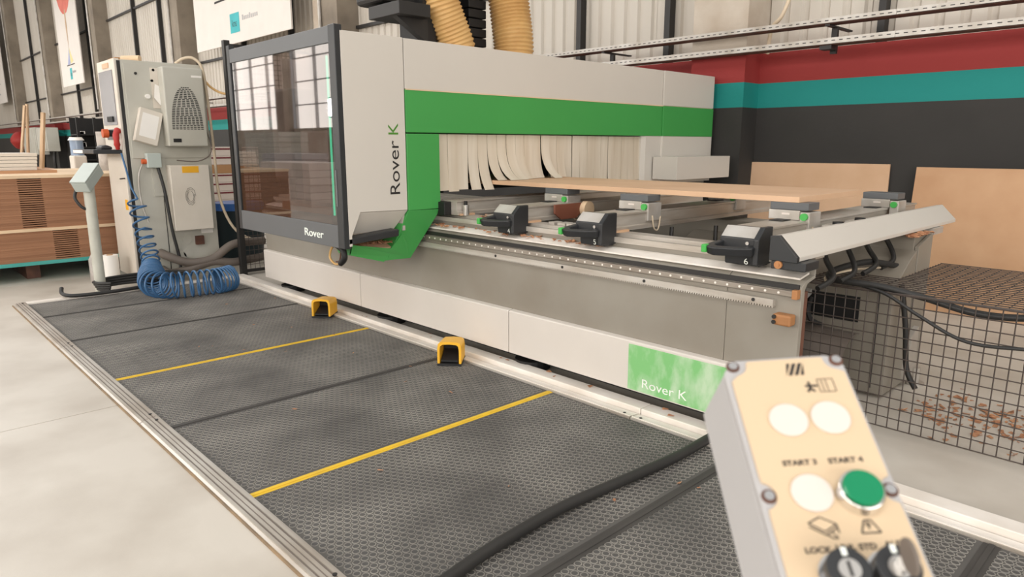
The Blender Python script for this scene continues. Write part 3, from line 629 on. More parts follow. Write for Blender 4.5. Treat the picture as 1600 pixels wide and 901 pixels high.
# ================================================================== cage, cables, boards at the right
def wires(m, o, u, v, nu, nv, du, dv, r):
    o, u, v = Vector(o), Vector(u), Vector(v)
    for i in range(nu + 1): m.tube([o + u * i * du, o + u * i * du + v * nv * dv], r, 4)
    n = u.cross(v).normalized() * r * 1.6
    for j in range(nv + 1): m.tube([o + v * j * dv + n, o + v * j * dv + u * nu * du + n], r, 4)
    return m
def right_side():
    t = thing('mesh_cage', 'dark wire mesh cage around the right end of the machine', 'mesh cage', (-.3, 4.0, 0))
    build('front_mesh', wires(M(), (-1.54, 3.50, .005), X, Z, 51, 13, .05, .0504, .0028), 'meshw', t)
    build('top_mesh', wires(M(), (-1.18, 3.50, .662), X, Y, 44, 22, .05, .05, .0028), 'meshw', t)
    build('top_mesh', wires(M(), (-1.53, 3.50, .662), X, Y, 7, 8, .05, .05, .0028), 'meshw', t)
    build('side_frame', M().tube([(1.01, 4.6, .665), (1.01, 3.5, .665), (-1.54, 3.5, .665), (-1.54, 3.5, 0)], .006, 6), 'meshw', t)
    def cab(pts, r, label, m='cable', k=8):
        return tag(build('power_cable', M().tube(smooth_pts(pts, k), r, 10), m, smooth=60), label, 'cable')
    cab([(-1.25, 4.1, .70), (-1.32, 3.85, .745), (-1.40, 3.62, .72), (-1.36, 3.50, .695), (-1.15, 3.50, .69), (-.95, 3.52, .66), (-.75, 3.54, .62), (-.55, 3.56, .63), (-.35, 3.56, .70), (-.1, 3.56, .78)], .016, 'thick black cable looping over the mesh cage')
    cab([(-1.33, 3.52, .69), (-1.12, 3.485, .665), (-.95, 3.48, .58), (-.75, 3.475, .50), (-.5, 3.475, .515), (-.2, 3.475, .54)], .008, 'thin black cable crossing the front of the mesh cage')
    cab([(-1.30, 4.0, .70), (-1.36, 3.75, .71), (-1.42, 3.58, .69), (-1.40, 3.52, .675)], .006, 'thin pale cable beside the thick loop on the cage top', 'cream')
    cab([(-1.18, 3.95, .63), (-1.14, 3.96, .40), (-1.12, 3.98, .18), (-1.06, 3.96, .08)], .014, 'black cable hanging down inside the mesh cage')
    for i, (a, l) in enumerate(((0, 'nearest the sloping guard end cap'), (.16, 'second one'), (.34, 'third one'), (.5, 'fourth one'), (.62, 'fifth one'), (.75, 'farthest one'))):
        y = 3.3 + a * 1.6
        cab([(-1.5, y + .4, .82), (-1.36, y + .1, .80 + .03 * (i % 2)), (-1.28, y, .74), (-1.30, y - .12, .70)], .013, 'dark cable in the bundle under the sloping guard, %s' % l)
    stuff(chips('floor_chips', 420, lambda r: (lambda a: (-.95 + a * 1.3 + r.gauss(0, .10), 3.98 - a * .28 + r.gauss(0, .17), .002))(r.random() ** 1.3), .016, 'scattered brown wood chips on the floor behind the wire mesh', 21))
    stuff(chips('mat_chips', 22, lambda r: (r.uniform(-6, -1.2), r.choice([r.uniform(2.2, 2.62), r.uniform(2.2, 2.62), r.uniform(1.4, 2.3)]), .0185), .010, 'few stray wood chips on the black mats', 22))
    stuff(chips('bar_chips', 12, lambda r: (r.uniform(-5, -1.6), r.uniform(2.76, 2.83), .047), .012, 'few stray wood chips along the threshold bars', 23))
    tag(build('wall_board', M().slab([(-4.3, 6.60, .02), (-2.16, 6.60, .02), (-2.18, 6.64, 1.183), (-4.3, 6.64, 1.18)], (0, -.018, 0)), 'mdftop', bevel=.001), 'pale tan board leaning on the black wall behind the gantry', 'board')
    tag(build('wall_board', M().slab([(-1.935, 6.40, .002), (.6, 6.40, .002), (.6, 6.60, 1.165), (-1.955, 6.60, 1.165)], (0, -.02, 0)), 'mdf', bevel=.001), 'large brown board leaning on the black wall at the right edge', 'board')
    # foreground cable on the mats
    tag(build('floor_cable', M().tube(smooth_pts([(-1.50, 2.82, .072), (-1.50, 2.72, .062), (-1.515, 2.61, .046), (-1.52, 2.395, .040), (-1.548, 2.036, .040), (-1.57, 1.757, .040), (-1.562, 1.519, .040), (-1.546, 1.327, .040), (-1.52, 1.155, .040), (-1.49, .985, .046), (-1.42, .80, .036), (-1.3, .55, .022)], 6), .0215, 14), 'cable', smooth=60), 'thick black cable lying across the foreground mat', 'cable')
    # cable trays on the wall
    def tray(z0, z1, y, label):
        t = thing('cable_tray', label, 'cable tray', (-20, y, z0), 'cable trays on the back wall')
        for i, (a, b) in enumerate(((-52, -40), (-40, -28), (-28, -16), (-16, -9), (-9, -2.1), (-2.1, 6))):
            s = build('tray_section', M().box(a, b - .004, y, y + .003, z0, z1).box(a, b - .004, y, y + .14, z0, z0 + .003).box(a, b - .004, y + .137, y + .14, z0, z1), ['galv'], t)
            build('tray_underside', M().box(a, b - .004, y + .004, y + .136, z0 - .004, z0 - .001), 'rust', t)
        mb = M(); x = -7.0
        while x < 2: mb.box(x, x + .03, y - .0008, y + .0005, z1 - .026, z1 - .019); x += .062
        stuff(build('tray_slots', mb, 'blacksteel', t))
    tray(2.350, 2.394, 6.16, 'upper perforated galvanised cable tray running along the back wall')
    tray(2.183, 2.234, 6.18, 'lower perforated galvanised cable tray running along the back wall')
    for i, x in enumerate((-30.5, -23, -17.5, -14.5, -8.4, -6.6, -5.06, -2.64, -.4)):
        lab = {7: 'black bracket carrying the trays over the red band, in the middle of the right wall', 6: 'black bracket carrying the trays just right of the gantry roof'}.get(i, 'black bracket carrying the cable trays')
        t = thing('tray_bracket', lab, 'bracket', (x, 6.4, 2.12), 'cable tray brackets')
        if i not in (6, 7): t['label'] = 'small dark tray bracket on the back wall'
        build('arm', M().box(x - .02, x + .02, 6.17, 6.66, 2.330, 2.3445), 'blacksteel', t); build('drop', M().box(x - .025, x + .025, 6.325, 6.36, 2.12, 2.33), 'blacksteel', t); build('shoe', M().box(x - .06, x + .04, 6.19, 6.30, 2.145, 2.177), 'blacksteel', t)
    tag(build('wall_cable', M().tube(smooth_pts([(-3.35, 6.55, 2.20), (-3.30, 6.5, 2.42), (-3.18, 6.45, 2.52), (-3.12, 6.5, 2.8), (-3.12, 6.6, 3.4)], 6), .018, 8), 'cream', smooth=60), 'pale cable curving up the wall above the trays', 'cable')
right_side()

# ================================================================== left: cabinet and pedestals
def cabinet():
    x0, x1, y0, y1 = -8.12, -7.5, 2.02, 2.79
    t = thing('control_cabinet', 'tall pale grey electrical control cabinet with cooling unit', 'cabinet', (-7.8, 2.4, 0))
    build('body', M().box(x0, x1, y0, y1, .03, 2.14), 'cab', t, bevel=.004)
    build('plinth', M().box(x0 + .01, x1 - .01, y0 + .01, y1 - .01, 0, .03), 'cab', t)
    # narrow operator face (towards -Y)
    f = build('operator_door', M().box(x0 + .0, x1 - .02, y0 - .05, y0 - .002, .04, 2.15), 'cabw', t, bevel=.006)
    build('screen_cover', M().box(-8.06, -7.60, y0 - .058, y0 - .05, 1.54, 2.05), 'screen', f)
    build('cover_handle', M().box(-7.86, -7.68, y0 - .075, y0 - .058, 1.57, 1.62), 'blackbox', f)
    build('switch_panel', M().box(-8.0, -7.60, y0 - .056, y0 - .05, 1.40, 1.50), 'anth', f)
    build('switch_base', M().cyl((-7.78, y0 - .056, 1.46), (-7.78, y0 - .10, 1.46), .032, 14), 'blackbox', f); build('emergency_stop', M().cyl((-7.78, y0 - .10, 1.46), (-7.78, y0 - .15, 1.46), .042, 16), 'orange', f)
    build('name_plate', M().box(-7.9, -7.7, y0 - .0585, y0 - .0505, 2.075, 2.12), 'mdftop', f); build('hook', M().tube([(-7.72, y0 - .055, 1.02), (-7.55, y0 - .06, 1.03)], .006, 6), 'blackbox', f)
    build('warning_sticker', M().box(-7.64, -7.56, y0 - .0535, y0 - .0495, .72, .82), 'ylabel', f)
    build('hinge_gap', M().box(x1 - .012, x1 - .002, y0 - .03, y0 - .001, .05, 2.13), 'blacksteel', t)
    # wide face (towards +X)
    build('side_door', M().box(x1, x1 + .012, y0 + .02, y1 - .03, 1.22, 2.11), 'cab', t, bevel=.003)
    build('side_seam', M().box(x1, x1 + .004, y0 + .265, y0 + .272, .1, 1.22), 'blacksteel', t)
    for y, z in ((2.14, 2.02), (2.30, 2.06), (2.28, 1.96), (2.74, 2.07)): build('lock', M().cyl((x1 + .012, y, z), (x1 + .02, y, z), .013, 10), 'blacksteel', t)
    build('lock_barrel', M().cyl((x1 + .012, 2.225, 1.81), (x1 + .04, 2.225, 1.81), .022, 12), 'paper', t)
    ac = build('cooling_unit', M().box(x1 + .012, x1 + .16, 2.335, 2.715, 1.335, 2.09), 'cab', t, bevel=.012)
    xa = x1 + .1602
    build('maker_plate', M().box(xa, xa + .002, 2.60, 2.70, 2.0, 2.02), 'paper', ac); build('display', M().box(xa, xa + .004, 2.38, 2.455, 1.375, 1.41), 'blackbox', ac)
    mb = M(); z = 1.50
    while z < 1.905:
        q = (z - 1.50) / .405; hw = .145 * math.sqrt(max(0, 1 - q ** 2.2)) + .008; n = max(2, int(round(9 * (.45 + .55 * (1 - q)))));
        for i in range(n):
            a = 2.535 - hw + 2 * hw * i / n; b = a + 2 * hw / n * .72; mb.box(xa - .001, xa + .0015, a, b, z, z + .009)
        z += .0165
    stuff(build('vent_slots', mb, 'blacksteel', ac))
    jb = build('junction_box', M().box(x1, x1 + .14, 2.325, 2.705, .50, 1.15), 'cabw', t, bevel=.006)
    build('yellow_sticker', M().box(x1 + .1402, x1 + .142, 2.44, 2.60, 1.075, 1.14), 'ylabel', jb)
    sc = M(); rd = random.Random(2)
    for k in range(3): sc.tube([(x1 + .142, 2.50 + .05 * math.cos(a * .7 + k) * (1 - .2 * k), .84 + .09 * math.sin(a * .7 + k) * (1 - .2 * k)) for a in range(9)], .0014, 4)
    build('scribble', sc, 'ink', jb)
    build('rail_plate', M().box(x1, x1 + .02, 2.20, 2.325, .85, 1.22), 'cab', t)
    cb = build('connector', M().box(x1 + .02, x1 + .10, 2.14, 2.27, 1.13, 1.27), 'boxmint', t, bevel=.006); build('gland', M().cyl((x1 + .06, 2.14, 1.19), (x1 + .06, 2.10, 1.19), .025, 10), 'orange', cb)
    for y, z in ((2.36, .33), (2.47, .39), (2.40, .22), (2.47, .25)): build('blank_cover', M().cyl((x1, y, z), (x1 + .008, y, z), .048, 18), 'cab', t)
    build('outlet', M().box(x1, x1 + .04, 2.55, 2.63, .33, .42), 'rust', t); build('rating_plate', M().box(x1, x1 + .003, 2.62, 2.74, .44, .49), 'paper', t)
    build('pocket_strap', M().box(x1 + .012, x1 + .02, 2.27, 2.35, 1.70, 2.08), 'cabw', t)
    # tablet tray hanging on the side
    tb = thing('manual_holder', 'tilted white document holder hanging on the cabinet side', 'document holder', (-7.42, 2.2, 1.4))
    rt = Matrix.Translation((-7.44, 2.19, 1.52)) @ Matrix.Rotation(math.radians(-17), 4, 'X') @ Matrix.Rotation(math.radians(-8), 4, 'Y')
    build('holder_body', M().box(-.035, .03, -.105, .105, -.165, .165).xf(rt), 'cabw', tb, bevel=.006); build('sheet', M().box(.0302, .032, -.075, .075, -.11, .12).xf(rt), 'paper', tb)
    tag(build('paper_tag', M().slab([(-7.475, 2.30, 1.93), (-7.475, 2.36, 1.90), (-7.47, 2.40, 1.80), (-7.465, 2.33, 1.73), (-7.47, 2.28, 1.80)], (.004, 0, 0)), 'paper'), 'torn cream paper tag hanging on the cabinet door', 'tag')
    # keyboard shelf
    k = thing('keyboard_shelf', 'black fold-out keyboard shelf on the narrow cabinet face', 'shelf', (-8.3, 1.85, 1.27))
    build('shelf_board', M().box(-8.35, -7.55, 1.72, 1.965, 1.265, 1.305), 'black', k, bevel=.006); build('front_strip', M().box(-8.33, -7.95, 1.716, 1.7205, 1.27, 1.30), 'paper', k)
    tag(build('mouse', M().prism([(1.80, 1.306), (1.80, 1.335), (1.85, 1.35), (1.90, 1.33), (1.90, 1.306)], 'x', -7.80, -7.6), 'black', bevel=.012), 'black mouse on the keyboard shelf', 'mouse')
    tag(build('red_rag', M().tube(smooth_pts([(-7.55, 1.96, 1.50), (-7.54, 1.93, 1.46), (-7.52, 1.92, 1.40), (-7.54, 1.93, 1.31)], 4), [.02, .03, .035, .03, .028, .03, .03, .03, .025, .025, .03, .02, .02], 8), 'red', smooth=60), 'red rag hanging from the cabinet corner', 'rag')
    tag(build('carton', M().box(-8.05, -7.8, 2.06, 2.3, 2.141, 2.19), 'cardboard', bevel=.003), 'flat cardboard box on top of the cabinet, at its left', 'carton')
    tag(build('roll', M().cyl((-7.72, 2.10, 2.17), (-7.58, 2.22, 2.17), .029, 14), 'pale', smooth=40), 'pale roll lying on top of the cabinet', 'roll')
    def cab_(pts, r, m, label, n=8): return tag(build('cable', M().tube(smooth_pts(pts, 6), r, n), m, smooth=60), label, 'cable')
    cab_([(-7.6, 2.55, 2.15), (-7.55, 2.62, 2.20), (-7.5, 2.70, 2.20), (-7.46, 2.76, 2.10), (-7.44, 2.78, 1.8), (-7.44, 2.80, 1.3), (-7.44, 2.82, .8), (-7.40, 2.95, .45), (-7.3, 3.2, .30)], .014, 'cream', 'cream cable over the cabinet top and down its right edge')
    cab_([(-7.5, 2.75, 2.05), (-7.42, 2.82, 1.92), (-7.3, 2.92, 1.86), (-7.22, 2.98, 1.95), (-7.18, 3.0, 2.12)], .012, 'tan', 'tan cable sagging from the cabinet to the fence post')
    cab_([(-7.44, 2.24, 1.14), (-7.40, 2.27, .9), (-7.38, 2.30, .5), (-7.37, 2.34, .2), (-7.30, 2.30, .03)], .016, 'cable', 'black cable running down from the connector on the cabinet')
    cab_([(-7.45, 2.12, 1.19), (-7.44, 2.06, 1.05), (-7.44, 2.06, .8), (-7.42, 2.1, .6)], .009, 'galv', 'grey cable curving down from the orange gland')
    cab_([(-7.38, 2.72, 1.5), (-7.36, 2.74, 1.28), (-7.34, 2.60, 1.19), (-7.36, 2.40, 1.20)], .006, 'hosegrey', 'thin grey cable under the cooling unit')
    for i, (z, l) in enumerate(((.28, 'upper'), (.11, 'lower'))):
        tag(build('flexible_conduit', M().tube(smooth_pts([(-7.49, 2.20, z), (-7.38, 2.24, z - .03), (-7.3, 2.40, z - .10 + .1 * i), (-7.25, 2.62, z - .08 + .14 * i), (-7.25, 2.85, z + .05 - .02 * i), (-7.3, 3.2, z + .05)], 8), .042, 12), 'hosegrey', smooth=60), 'thick grey conduit leaving the cabinet foot to the right, the %s one' % l, 'conduit', 'grey conduits at the cabinet')
    # coiled hose
    pts = [(-7.52, 1.95, 1.27), (-7.45, 1.96, 1.1), (-7.40, 1.97, .95)]
    def axis(s):  # hanging part then along the floor
        A = [Vector((-7.36, 1.99, .82)), Vector((-7.25, 2.0, .50)), Vector((-7.10, 1.99, .28)), Vector((-6.90, 1.93, .17)), Vector((-6.62, 1.86, .135)), Vector((-6.42, 1.95, .135)), Vector((-6.37, 2.15, .135)), Vector((-6.36, 2.34, .135)), Vector((-6.40, 2.46, .14))]
        n = len(A) - 1; i = min(int(s * n), n - 1); t = s * n - i
        a, b, c, d = A[max(i - 1, 0)], A[i], A[i + 1], A[min(i + 2, n)]
        return 0.5 * ((2 * b) + (c - a) * t + (2 * a - 5 * b + 4 * c - d) * t * t + (3 * b - a - 3 * c + d) * t ** 3)
    ph = 0.0; S = 3000
    for k in range(S + 1):
        s = k / S; p = axis(s); tg = (axis(min(1, s + .004)) - axis(max(0, s - .004))).normalized()
        a = tg.cross(Z if abs(tg.z) < .93 else Y).normalized(); b = tg.cross(a)
        dens = 2 * math.pi * (26 if s < .28 else (46 if s < .48 else (28 if s < .86 else 48)))
        ph += dens / S; r = .075 if s < .28 else (.075 + .035 * min(1, (s - .28) / .1))
        pts.append(p + (a * math.cos(ph) + b * math.sin(ph)) * r)
    tag(build('coiled_hose', M().tube(pts, .0095, 6), 'blue', smooth=70), 'blue coiled air hose hanging from the cabinet and lying on the mat', 'air hose')
    for i in range(4):
        r = .26 + .05 * i; cx, cy = -7.17, 1.80 + .04 * i
        tag(build('coiled_cable', M().tube([(cx + .16 * math.cos(a * .42) * (1 + .1 * i), cy + r * math.sin(a * .42), .045 + .022 * i) for a in range(14)], .014, 8), 'cable', smooth=60), 'loop of black cable on the floor beside the cabinet, %s of the pile' % ('lowest', 'second', 'third', 'topmost')[i], 'cable', 'black cable loops on the floor')
    tag(build('plug_cable', M().tube(smooth_pts([(-7.15, 1.25, .10), (-7.08, 1.24, .06), (-7.0, 1.32, .045), (-6.97, 1.6, .045), (-7.0, 1.9, .05)], 6), .017, 8), 'cable', smooth=60), 'black cable end curling round the pole foot', 'cable')
    # far pedestal
    p = thing('control_pedestal', 'pale pole with mint grey tilted control box, standing by the cabinet', 'control pedestal', (-7.21, 1.57, 0))
    build('pole', M().cyl((-7.21, 1.57, .01), (-7.21, 1.57, 1.03), .046, 20), 'pole', p, smooth=40); build('foot_plate', M().cyl((-7.21, 1.57, 0), (-7.21, 1.57, .012), .06, 20), 'pole', p)
    rt = Matrix.Translation((-7.21, 1.57, 1.06)) @ Matrix.Rotation(math.radians(45), 4, 'Z') @ Matrix.Rotation(math.radians(35), 4, 'X')
    bx = build('control_box', M().box(-.07, .07, -.14, .14, -.055, .045).xf(rt), 'boxmint', p, bevel=.008); build('lid', M().box(-.072, .072, -.142, .142, .047, .062).xf(rt), 'boxmint', bx, bevel=.004)
    build('lead', M().tube(smooth_pts([(-7.26, 1.48, .95), (-7.24, 1.46, .88), (-7.21, 1.50, .80), (-7.21, 1.56, .77)], 5), .014, 8), 'cable', p, smooth=60)
cabinet()

# ================================================================== near control pedestal
def near_box():
    TL = Vector((-.3461, .6271, 1.1313)); r = Vector((.716, .6931, .0834)); u = Vector((-.6054, .5569, .5686)); n = Vector((.3476, -.4576, .8184))
    r.normalize(); u = (u - r * u.dot(r)).normalized(); n = r.cross(u)
    F = Matrix(((r.x, u.x, n.x, TL.x), (r.y, u.y, n.y, TL.y), (r.z, u.z, n.z, TL.z), (0, 0, 0, 1)))
    t = thing('control_pedestal', 'grey control box with cream panel and green button in the foreground', 'control pedestal', (-.23, .62, 0))
    def B(name, m, mt, par, **k): return build(name, m.xf(F), mt, par, **k)
    W, L = .118, .31
    # lid and flared base
    lid = M(); c = .012
    poly = [(c, .002), (W - c, .002), (W + .001, -c), (W + .001, -L), (0, -L), (-.001, -c)]
    B('box_lid', M().prism(poly, 'z', -.016, -.001), 'boxgrey', t, bevel=.003)
    b0 = [(.004, -.002), (W - .004, -.002), (W - .001, -.008), (W - .001, -L + .01), (.001, -L + .01), (.001, -.008)]
    m = M(); k = len(b0); vs = [(x, y, -.0165) for x, y in b0] + [(x + (-.012 if x < .05 else .004), y + (.004 if y > -.1 else -.004), -.095) for x, y in b0]
    m._add(vs, [list(range(k)), list(range(k, 2 * k))[::-1]] + [(i, (i + 1) % k, k + (i + 1) % k, k + i) for i in range(k)])
    B('box_base', m, 'boxgrey', t, bevel=.004)
    # cream face with notches around the corner and side screws
    pts = [(.026, -.0025), (.10, -.0025)]
    def notch(cx, cy, a0, a1, rr=.0135): return [(cx + rr * math.cos(a0 + (a1 - a0) * i / 8), cy + rr * math.sin(a0 + (a1 - a0) * i / 8)) for i in range(9)]
    face = [(.024, -.003)] + [(.096, -.003)] + notch(.112, -.006, math.pi * .95, math.pi * 1.4) + [(W - .003, -.022), (W - .003, -.130)] + notch(W + .0, -.149, math.pi * .58, math.pi * 1.42) + [(W - .003, -.168), (W - .003, -L + .004), (.004, -L + .004), (.004, -.168)] + notch(.001, -.149, -math.pi * .42, math.pi * .42) + [(.004, -.130), (.004, -.026)] + notch(.009, -.006, -math.pi * .45, 0.05)
    fp = B('face_panel', M().prism(face, 'z', -.0012, .0012), 'panel', t)
    for x, y in ((.009, -.007), (.112, -.007), (.008, -.149), (.112, -.149)):
        B('screw_well', M().cyl((x, y, -.001), (x, y, -.0004), .0068, 18), 'rust', t); B('screw', M().cyl((x, y, -.0004), (x, y, .0018), .0045, 16), 'chrome', t, smooth=40)
    for x, y in ((.0455, -.0745), (.0845, -.0745), (.0445, -.149)):
        B('blank_plug', M().cyl((x, y, .001), (x, y, .0035), .0178, 36), 'plug', t, bevel=.001)
    x, y = .0838, -.1525
    B('button_bezel', M().cyl((x, y, .001), (x, y, .012), .0205, 36, r1=.0185), 'chrome', t, smooth=40, bevel=.001); B('green_button', M().cyl((x, y, .012), (x, y, .0155), .0165, 36), 'btn', t, bevel=.0015)
    for i, x in enumerate((.0455, .0835)):
        y = -.2235
        B('switch_ring', M().cyl((x, y, .001), (x, y, .008), .0195, 32), 'chrome', t, smooth=40)
        sw = B('key_switch', M().cyl((x, y, .008), (x, y, .024), .017, 32), 'black', t, smooth=40, bevel=.001)
        B('key_barrel', M().cyl((x, y - .001, .024), (x, y - .001, .0255), .0085, 24), 'steel', sw); B('key_slot', M().box(x - .0012, x + .0012, y - .007, y + .005, .0256, .026), 'ink', sw)
        B('pointer', M().box(x - .002, x + .002, y + .010, y + .0165, .0241, .0247), 'lettw', sw)
    ky = thing('key', 'small brass-coloured key standing in the right key switch of the foreground box', 'key', tuple(F @ Vector((.0835, -.2235, .027))))
    x, y = .0835, -.2245
    B('key_blade', M().box(x - .0012, x + .0012, y - .005, y + .005, .0262, .034), 'steel', ky)
    bow = [(y + .014 * math.cos(a * math.pi / 8) - .001, .046 + .0125 * math.sin(a * math.pi / 8)) for a in range(16)]
    B('key_bow', M().prism(bow, 'x', x - .0015, x + .0015), 'hosegrey', ky, bevel=.0005)
    # printing
    def pr(name, s, size, px, py, m='ink', sx=1.15): return text(name, s, size, F @ Vector((px, py, .0014)), r, u, m, fp, sx=sx, bold=.0003)
    pr('print_start_three', 'START 3', .0072, .0275, -.1215); pr('print_start_four', 'START 4', .0072, .0680, -.1215)
    pr('print_lock', 'LOCK', .0070, .0235, -.2015); pr('print_unlock', 'UNL', .0070, .049, -.2005); pr('print_standard', 'STD', .0070, .0675, -.2005); pr('print_auxiliary', 'AUX', .0070, .0885, -.1995)
    hb = M()
    for i in range(4):
        a = .0545 + i * .0058; xl, xr = .058, .078
        q = [(max(xl, min(xr, a)), -.0235), (max(xl, min(xr, a + .0036)), -.0235), (max(xl, min(xr, a + .0106)), -.009), (max(xl, min(xr, a + .007)), -.009)]
        hb.face([(p[0], p[1], .0015) for p in q])
    B('hatched_symbol', hb, 'ink', fp)
    ic = M()
    def ln(m, p, q, w=.0006):
        p, q = Vector((p[0], p[1], .0015)), Vector((q[0], q[1], .0015)); d = (q - p).normalized(); s = Vector((-d.y, d.x, 0)) * w; m.face([p - s, q - s, q + s, p + s])
    for p, q in (((.085, -.030), (.10, -.030)), ((.10, -.030), (.10, -.045)), ((.10, -.045), (.085, -.045)), ((.085, -.045), (.085, -.030)), ((.089, -.031), (.089, -.044)), ((.093, -.031), (.093, -.044))): ln(ic, p, q, .0004)
    for p, q in (((.0765, -.034), (.0765, -.040)), ((.0765, -.040), (.073, -.044)), ((.0765, -.040), (.080, -.044)), ((.072, -.037), (.084, -.0375)), ((.0765, -.032), (.0765, -.034))): ln(ic, p, q, .0012)
    B('barrier_symbol', ic, 'ink', fp)
    ic = M()
    for p, q in (((.033, -.176), (.044, -.171)), ((.044, -.171), (.056, -.178)), ((.056, -.178), (.045, -.184)), ((.045, -.184), (.033, -.176)), ((.033, -.179), (.045, -.187)), ((.045, -.187), (.056, -.181)), ((.050, -.184), (.054, -.190)), ((.046, -.187), (.050, -.190)), ((.050, -.190), (.054, -.190)), ((.056, -.178), (.056, -.186))): ln(ic, p, q, .0006)
    for p, q in (((.074, -.187), (.090, -.187)), ((.074, -.187), (.079, -.176)), ((.090, -.187), (.085, -.176)), ((.079, -.176), (.085, -.176)), ((.0815, -.177), (.0815, -.184)), ((.079, -.180), (.084, -.180))): ln(ic, p, q, .0007)
    B('machine_symbols', ic, 'ink', fp)
    q = F @ Vector((.06, -.17, -.09))
    build('pole', M().cyl((q.x, q.y, 0.01), (q.x, q.y, q.z), .045, 20), 'pole', t, smooth=40); build('foot_plate', M().cyl((q.x, q.y, 0), (q.x, q.y, .012), .10, 24), 'pole', t)
near_box()

# ================================================================== left background
def left_bg():
    # fence
    t = thing('mesh_fence', 'black framed wire mesh fence beside the gantry door', 'fence', (-7.17, 4.0, 0))
    build('post', M().box(-7.20, -7.14, 2.87, 2.93, 0, 2.36), 'blacksteel', t, bevel=.003); build('post', M().box(-7.20, -7.14, 5.5, 5.56, 0, 2.36), 'blacksteel', t)
    build('mesh_panel', wires(M(), (-7.17, 2.93, .06), Y, Z, 51, 45, .05, .05, .0028), 'meshw', t)
    build('rail_bar', M().box(-7.185, -7.155, 2.93, 5.5, 2.30, 2.33), 'blacksteel', t); build('rail_bar', M().box(-7.185, -7.155, 2.93, 5.5, .03, .06), 'blacksteel', t)
    # board stack
    def stack(z0, n, label, ridge, top):
        t = thing('board_stack', label, 'board stack', (-9.4, 1.1, z0), 'stacked fibreboard packs')
        ya, yb = .3, 2.95; h = .0215
        for i in range(n):
            z = z0 + i * h; j = .004 * math.sin(i * 2.3)
            m = M().box(-10.4, -8.3 + j, ya, ridge[0], z, z + h - .0004).box(-10.4, -8.3 + j, ridge[1], yb, z, z + h - .0004).box(-10.4, -8.42 + j, ridge[0], ridge[1], z, z + h - .0004).box(-8.43, -8.300 + j, ridge[0], ridge[1], z, z + h * .58)
            build('board', m, 'brown', t)
        build('cover_sheet', M().box(-10.42, -8.285, ya, yb, z0 + n * h, z0 + n * h + .03), 'pale', t)
        return z0 + n * h + .03
    pl = thing('pallet', 'teal board and dark bearers under the brown board stack', 'pallet', (-9.4, 1.1, 0))
    build('deck', M().box(-10.4, -8.28, .3, 2.95, .165, .20), 'teal', pl)
    for y in (.4, 1.2, 2.0, 2.75): build('bearer', M().box(-10.3, -8.5, y, y + .12, 0, .165), 'rust', pl)
    z = stack(.20, 14, 'lower pack of brown fibreboards on the teal board', (1.44, 1.66), None)
    z = stack(z, 23, 'upper pack of brown fibreboards on the left', (1.20, 1.40), None)
    zt = z
    w = thing('white_panel', 'x', 'panel', (-9.0, 1.0, zt)); bpy.data.objects.remove(w)
    ol = ['lowest', 'second from bottom', 'middle', 'second from top', 'topmost']
    tag(build('timber_bearer', M().box(-9.5, -8.9, .6, 1.66, zt, zt + .03), 'mdfedge'), 'brown batten under the white panels on the board stack', 'batten')
    for i in range(5):
        tag(build('white_panel', M().box(-9.7, -8.95 - .01 * i, .4, 1.49 + .006 * i, zt + .031 + i * .036, zt + .064 + i * .036), 'cabw', bevel=.003), 'white panel in the small pile on the board stack, %s' % ol[i], 'panel', 'white panels on the stack')
    for i, (a, b, l) in enumerate((((-9.8, 1.675, zt), (-9.86, 1.775, 1.72), 'tall pale plank leaning nearest the cabinet'), ((-12.9, 2.04, 1.0), (-12.9, 2.127, 1.953), 'upright pale plank left of the leaning plank'), ((-12.85, 1.93, 1.0), (-12.85, 2.09, 1.93), 'tilted thin plank at the far left'))):
        tag(build('timber_plank', M().tube([(a[0], a[1], a[2] + .002), b], .026 if i == 0 else .022, 4), 'timber'), l, 'plank', 'leaning planks')
    tag(build('plank_rest', M().box(-13.6, -12.3, 1.2, 2.3, 0, 1.0), 'brown'), 'low brown board pile behind the stack carrying upright planks', 'board stack')
    tag(build('red_hanging_bag', M().tube(smooth_pts([(-40.4, 6.2, 1.95), (-40.4, 6.2, 1.7), (-40.4, 6.2, 1.4), (-40.4, 6.2, 1.15)], 4), [.1, .18, .25, .3, .34, .38, .38, .38, .34, .3, .25, .2, .1], 8), 'red', smooth=60), 'red bag hanging on the far wall', 'bag')
    for i, (xa, xb, z0, z1, l) in enumerate(((-37.6, -34.9, .95, 2.06, 'left'), (-34.6, -32.8, 1.1, 2.02, 'right'))):
        t = thing('switch_box', 'grey wall-mounted switch box far back on the painted wall, the %s one' % l, 'switch box', ((xa + xb) / 2, 6.2, z0), 'switch boxes on the wall')
        build('box', M().box(xa, xb, 5.9, 6.34, z0, z1), 'cab', t, bevel=.02); build('door', M().box(xa + .1, xb - .1, 5.87, 5.9, z0 + .06, z1 - .06), 'cab', t, bevel=.01)
        build('cable', M().tube(smooth_pts([(xb - .4, 6.2, z0), (xb - .35, 6.15, z0 - .4), (xb - .5, 6.2, .02)], 5), .06, 8), 'blacksteel', t)
    # water dispenser
    t = thing('water_dispenser', 'white water dispenser with upturned blue bottle behind the board stack', 'water dispenser', (-11.0, 2.27, 0))
    build('body', M().box(-11.15, -10.9, 2.24, 2.40, 0, 1.21), 'cabw', t, bevel=.02); build('bottle', M().cyl((-11.02, 2.32, 1.21), (-11.02, 2.32, 1.41), .08, 20), 'water', t, smooth=40); build('lid_cloth', M().cyl((-11.02, 2.32, 1.41), (-11.02, 2.32, 1.45), .10, 14, r1=.075), 'paper', t, smooth=50)
    # black slatted crate rack
    t = thing('crate_rack', 'black open rack with white goods behind the cabinet', 'rack', (-13.0, 3.0, 0))
